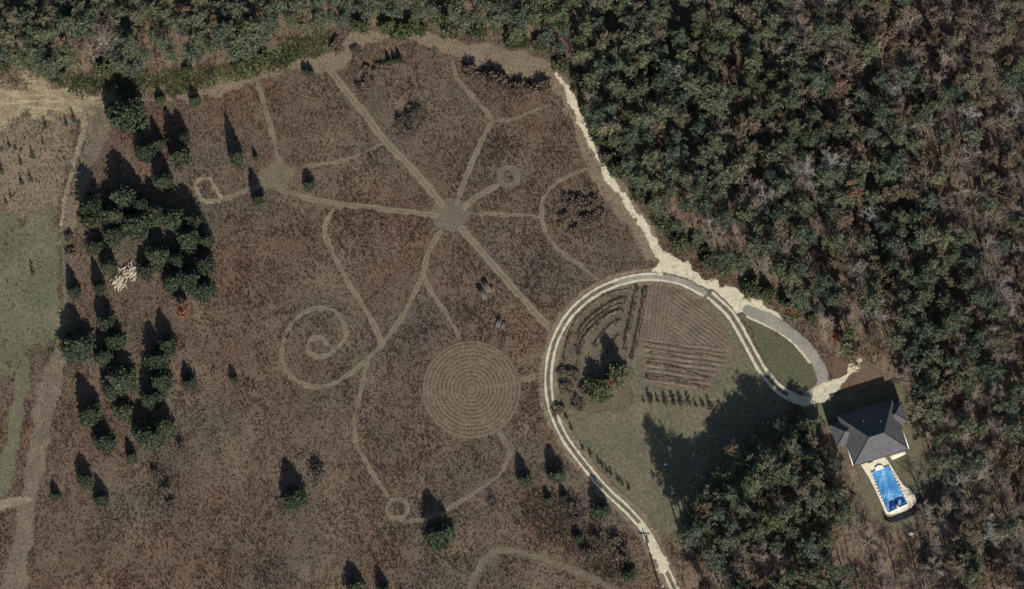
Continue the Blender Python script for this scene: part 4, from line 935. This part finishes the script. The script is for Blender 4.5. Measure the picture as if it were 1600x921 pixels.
Q = [z5(*p) - pc for p in [(450, 850), (556, 800), (455, 597), (358, 632)]]
def bil(u, v): return Q[0] * (1 - u) * (1 - v) + Q[1] * u * (1 - v) + Q[2] * u * v + Q[3] * (1 - u) * v
cop = MB()
for (a, b) in ((0, 1), (1, 2), (2, 3), (3, 0)):
    n = int(np.linalg.norm(Q[b] - Q[a]) / .6); c0 = sum(Q) / 4
    for k in range(n):
        p, q = Q[a] + (Q[b] - Q[a]) * (k + .04) / n, Q[a] + (Q[b] - Q[a]) * (k + .96) / n; out = lambda w, m: w + (w - c0) / np.linalg.norm(w - c0) * m
        mm = MB().prism([out(p, -.02), out(q, -.02), out(q, .3), out(p, .3)], .002, .06); mm.build('coping_stone', M['deck'], pool)
NU, NV = 44, 74; V = []
for j in range(NV + 1):
    for i in range(NU + 1):
        u, v = i / NU, j / NV; p = bil(u, v); x, y = p[0] + .6 * p[1] * .3, p[1] * .45
        e = min(u, 1 - u, v, 1 - v); wr = abs(float(vn(p[0] * 1.0 + 5, p[1] * .35, .55)) - .5) * .34 + abs(float(vn2(p[0] + p[1] * .5, p[1] * .5, .3)) - .5) * .14
        V.append((p[0], p[1], .075 - .16 * min(1, e * 6) + wr * min(1, e * 12)))
F = [(j * (NU + 1) + i, j * (NU + 1) + i + 1, (j + 1) * (NU + 1) + i + 1, (j + 1) * (NU + 1) + i) for j in range(NV) for i in range(NU)]
V = [(x, y, z + .09) for x, y, z in V]
cov_ = obj('tarpaulin', V, F, M['tarp'], pool, True)
MB().prism([bil(.04, .02), bil(.96, .03), bil(.95, .17), bil(.7, .21), bil(.4, .18), bil(.05, .22)], .10, .165).build('standing_water', M['tarpwater'], pool)
st_ = MB(); st_.prism([bil(.22, .985), bil(.72, .985), bil(.68, 1.07), bil(.5, 1.1), bil(.28, 1.07)], .1, .26); st_.build('entry_step', M['white'], pool)
db = MB(); a_, b_ = bil(.52, -.09), bil(.5, .07); d_ = (b_ - a_) / np.linalg.norm(b_ - a_); n_ = np.array([-d_[1], d_[0]]) * .22
db.prism([a_ - n_, a_ + n_, b_ + n_, b_ - n_], .55, .61); board = db.build('diving_board', M['white'], pool)
for s_ in (-.16, .16): 
    c_ = a_ + d_ * .35 + n_ / .22 * s_; MB().tube((c_[0], c_[1], 0), (c_[0], c_[1], .55), .04, .04, 6).build('board_post', M['steel'], board)
MB().prism([bil(.03, -.012), bil(.97, -.012), bil(.97, -.05), bil(.03, -.05)], .07, .30).build('cover_roller', M['white'], pool)
for t in (.35, .42):
    p = bil(1.05, t); q = bil(.93, t); w = MB(); w.path([(p[0], p[1], 0), (p[0], p[1], .7), ((p[0] + q[0]) / 2, (p[1] + q[1]) / 2, .85), (q[0], q[1], .1)], .025, .025, 6); w.build('ladder_rail', M['steel'], pool)
bd = MB().prism([z5(*p) for p in [(440, 878), (462, 884), (545, 856), (584, 834), (611, 798), (607, 758), (618, 752), (634, 800), (612, 846), (545, 886), (470, 904), (434, 888)]], .02, .16).build('dark_border', M['slate']); tag(bd, 'dark slate border curving round the lower end of the pool deck', 'border')
FL = smooth(np.array([z5(*p) for p in [(430, 892), (470, 910), (546, 892), (617, 850), (641, 800), (624, 750)]]), .45)
fc = FL.mean(0); fence = empty('pool_fence', (fc[0], fc[1], 0)); tag(fence, 'curved black fence round the lower end of the pool deck', 'fence')
for k, p in enumerate(FL):
    q = p - fc; MB().box(q[0] - .04, q[0] + .04, q[1] - .04, q[1] + .04, 0, 1.25).build('post', M['black'], fence)
    if k + 1 < len(FL):
        r_2 = FL[k + 1] - fc; MB().tube((q[0], q[1], 1.15), (r_2[0], r_2[1], 1.15), .035).build('rail', M['black'], fence)
        for t in (.25, .5, .75): c_ = q + (r_2 - q) * t; MB().box(c_[0] - .02, c_[0] + .02, c_[1] - .02, c_[1] + .02, .1, 1.14).build('picket', M['black'], fence)
        MB().tube((q[0], q[1], .2), (r_2[0], r_2[1], .2), .035).build('rail', M['black'], fence)
# patio furniture: grill by the house corner
g0 = z5(350, 572); gr = empty('barbecue_grill', (g0[0], g0[1], .24), HR); tag(gr, 'dark covered grill on the deck by the house', 'grill')
MB().box(-.45, .45, -.28, .28, .35, .85).build('firebox', M['black'], gr); MB().prism([(-.45, -.28), (.45, -.28), (.38, .22), (-.38, .22)], .852, 1.1).build('lid', M['black'], gr)
for x in (-.4, .4):
    for y in (-.22, .22): MB().box(x - .03, x + .03, y - .03, y + .03, 0, .348).build('leg', M['black'], gr)

# ------------------------------------------------------------------ utility pole, brush pile, boards, odds and ends
p0 = at(1031, 919); pole = empty('utility_pole', p0); tag(pole, 'wooden utility pole at the bottom edge beside the drive', 'utility pole')
MB().tube((0, 0, 0), (0, 0, 7.6), .16, .11, 10).build('post', M['pole'], pole)
MB().box(-1.0, 1.0, -.06, .06, 6.9, 7.05).build('crossarm', M['pole'], pole); MB().tube((.3, -.02, 5.9), (.3, -.02, 6.7), .22, .22, 12).build('transformer', M['steel'], pole)
for x in (-.9, -.4, .4, .9): MB().tube((x, 0, 7.052), (x, 0, 7.22), .05, .03, 8).build('insulator', M['white'], pole)

def pile(px, py, n, length, label, spread, ang):
    w_ = at(px, py); root = empty('brush_pile', w_); tag(root, label, 'brush pile')
    for k in range(n):
        a = ang + random.gauss(0, .55); L = length * random.uniform(.45, 1.1); c = np.array([random.gauss(0, spread), random.gauss(0, spread), .08 + .6 * random.random() * math.exp(-k / n)])
        d = np.array([math.cos(a), math.sin(a), random.gauss(0, .06)]); m = c + np.array([random.gauss(0, .1), random.gauss(0, .1), .05]); r = random.uniform(.035, .11)
        p_, q_ = c - d * L / 2, c + d * L / 2; p_[2] = max(.05, p_[2]); q_[2] = max(.05, q_[2])
        w = MB().path([p_, m, q_], r, r * .5, 6)
        if random.random() < .7:
            s_ = m + (q_ - m) * random.random(); e = a + random.choice([-1, 1]) * random.uniform(.4, .9); w.tube(s_, s_ + np.array([math.cos(e), math.sin(e), .1]) * L * .35, r * .5, r * .25, 5)
        w.build('log', M['bleached'], root)
pile(206, 425, 80, 1.15, 'upper bleached brush pile in the middle of the left grove', .62, 1.0)
pile(186, 442, 80, 1.5, 'lower bleached brush pile fanning out in the left grove', .62, 1.25)
pile(1335, 572, 45, 1.0, 'small pale woodpile at the gravel pad above the house', .5, .6)
for px, py, s_, lb in [(880, 108, .25, 'single white stone at the top of the gravel lane'), (1423, 834, .35, 'white stone in the open woods below the pool'), (603, 104, .25, 'small white stone on the brushy bank'), (1040, 726, .2, 'white stone in the tree shadow right of the drive')]:
    w_ = at(px, py); V = []; F = []
    for j in range(5):
        for i in range(8):
            a = 6.283 * i / 8; e = -.2 + j / 4 * 1.7; r = s_ * (.85 + .3 * random.random()) * max(.04, math.cos(e)); V.append((r * math.cos(a) * 1.3, r * math.sin(a), s_ * .6 * math.sin(e) + .06))
    F = [(j * 8 + i, j * 8 + (i + 1) % 8, (j + 1) * 8 + (i + 1) % 8, (j + 1) * 8 + i) for j in range(4) for i in range(8)] + [tuple(range(32, 40))]
    o = obj('stone', V, F, M['white'], None); o.location = w_; tag(o, lb, 'stone')
def boards(px, py, rz, parts_, label):
    w_ = at(px, py); root = empty('board_stack', w_, rz); tag(root, label, 'boards')
    for (x0, x1, y0, y1, z0, z1) in parts_:
        n = max(1, int((x1 - x0) / .22))
        for k in range(n): MB().box(x0 + (x1 - x0) * k / n + .012, x0 + (x1 - x0) * (k + 1) / n - .012, y0 + random.uniform(-.06, .06), y1 + random.uniform(-.06, .06), z0, z1 + random.uniform(-.01, .01)).build('plank', M['oldwood'], root)
boards(758, 452, R(28), [(-1.35, -.45, -1.7, .6, .45, .53), (-1.35, -.45, -.9, 1.3, .2, .28), (.0, .95, -1.0, 1.6, .4, .48), (1.1, 1.6, -1.2, .2, .1, .18)], 'heap of weathered grey board panels left of the wide diagonal path')
boards(783, 506, R(-15), [(-.9, -.15, -.8, .9, .3, .38), (.15, .9, -.7, .6, .12, .2)], 'two small grey board panels above the labyrinth')

# ------------------------------------------------------------------ look-alikes that still share a label: say which one, counted from the left
ORD = ['first', 'second', 'third', 'fourth', 'fifth', 'sixth', 'seventh', 'eighth', 'ninth', 'tenth', 'eleventh', 'twelfth', 'thirteenth', 'fourteenth', 'fifteenth', 'sixteenth', 'seventeenth', 'eighteenth', 'nineteenth', 'twentieth']
same = {}
for o in col.objects:
    if o.parent is None and 'label' in o and o.get('kind') is None: same.setdefault(o['label'], []).append(o)
for lb, L in same.items():
    if 1 < len(L) <= 20:
        for k, o in enumerate(sorted(L, key=lambda o: o.location.x)): o['label'] = lb + ', ' + ORD[k] + ' from left'
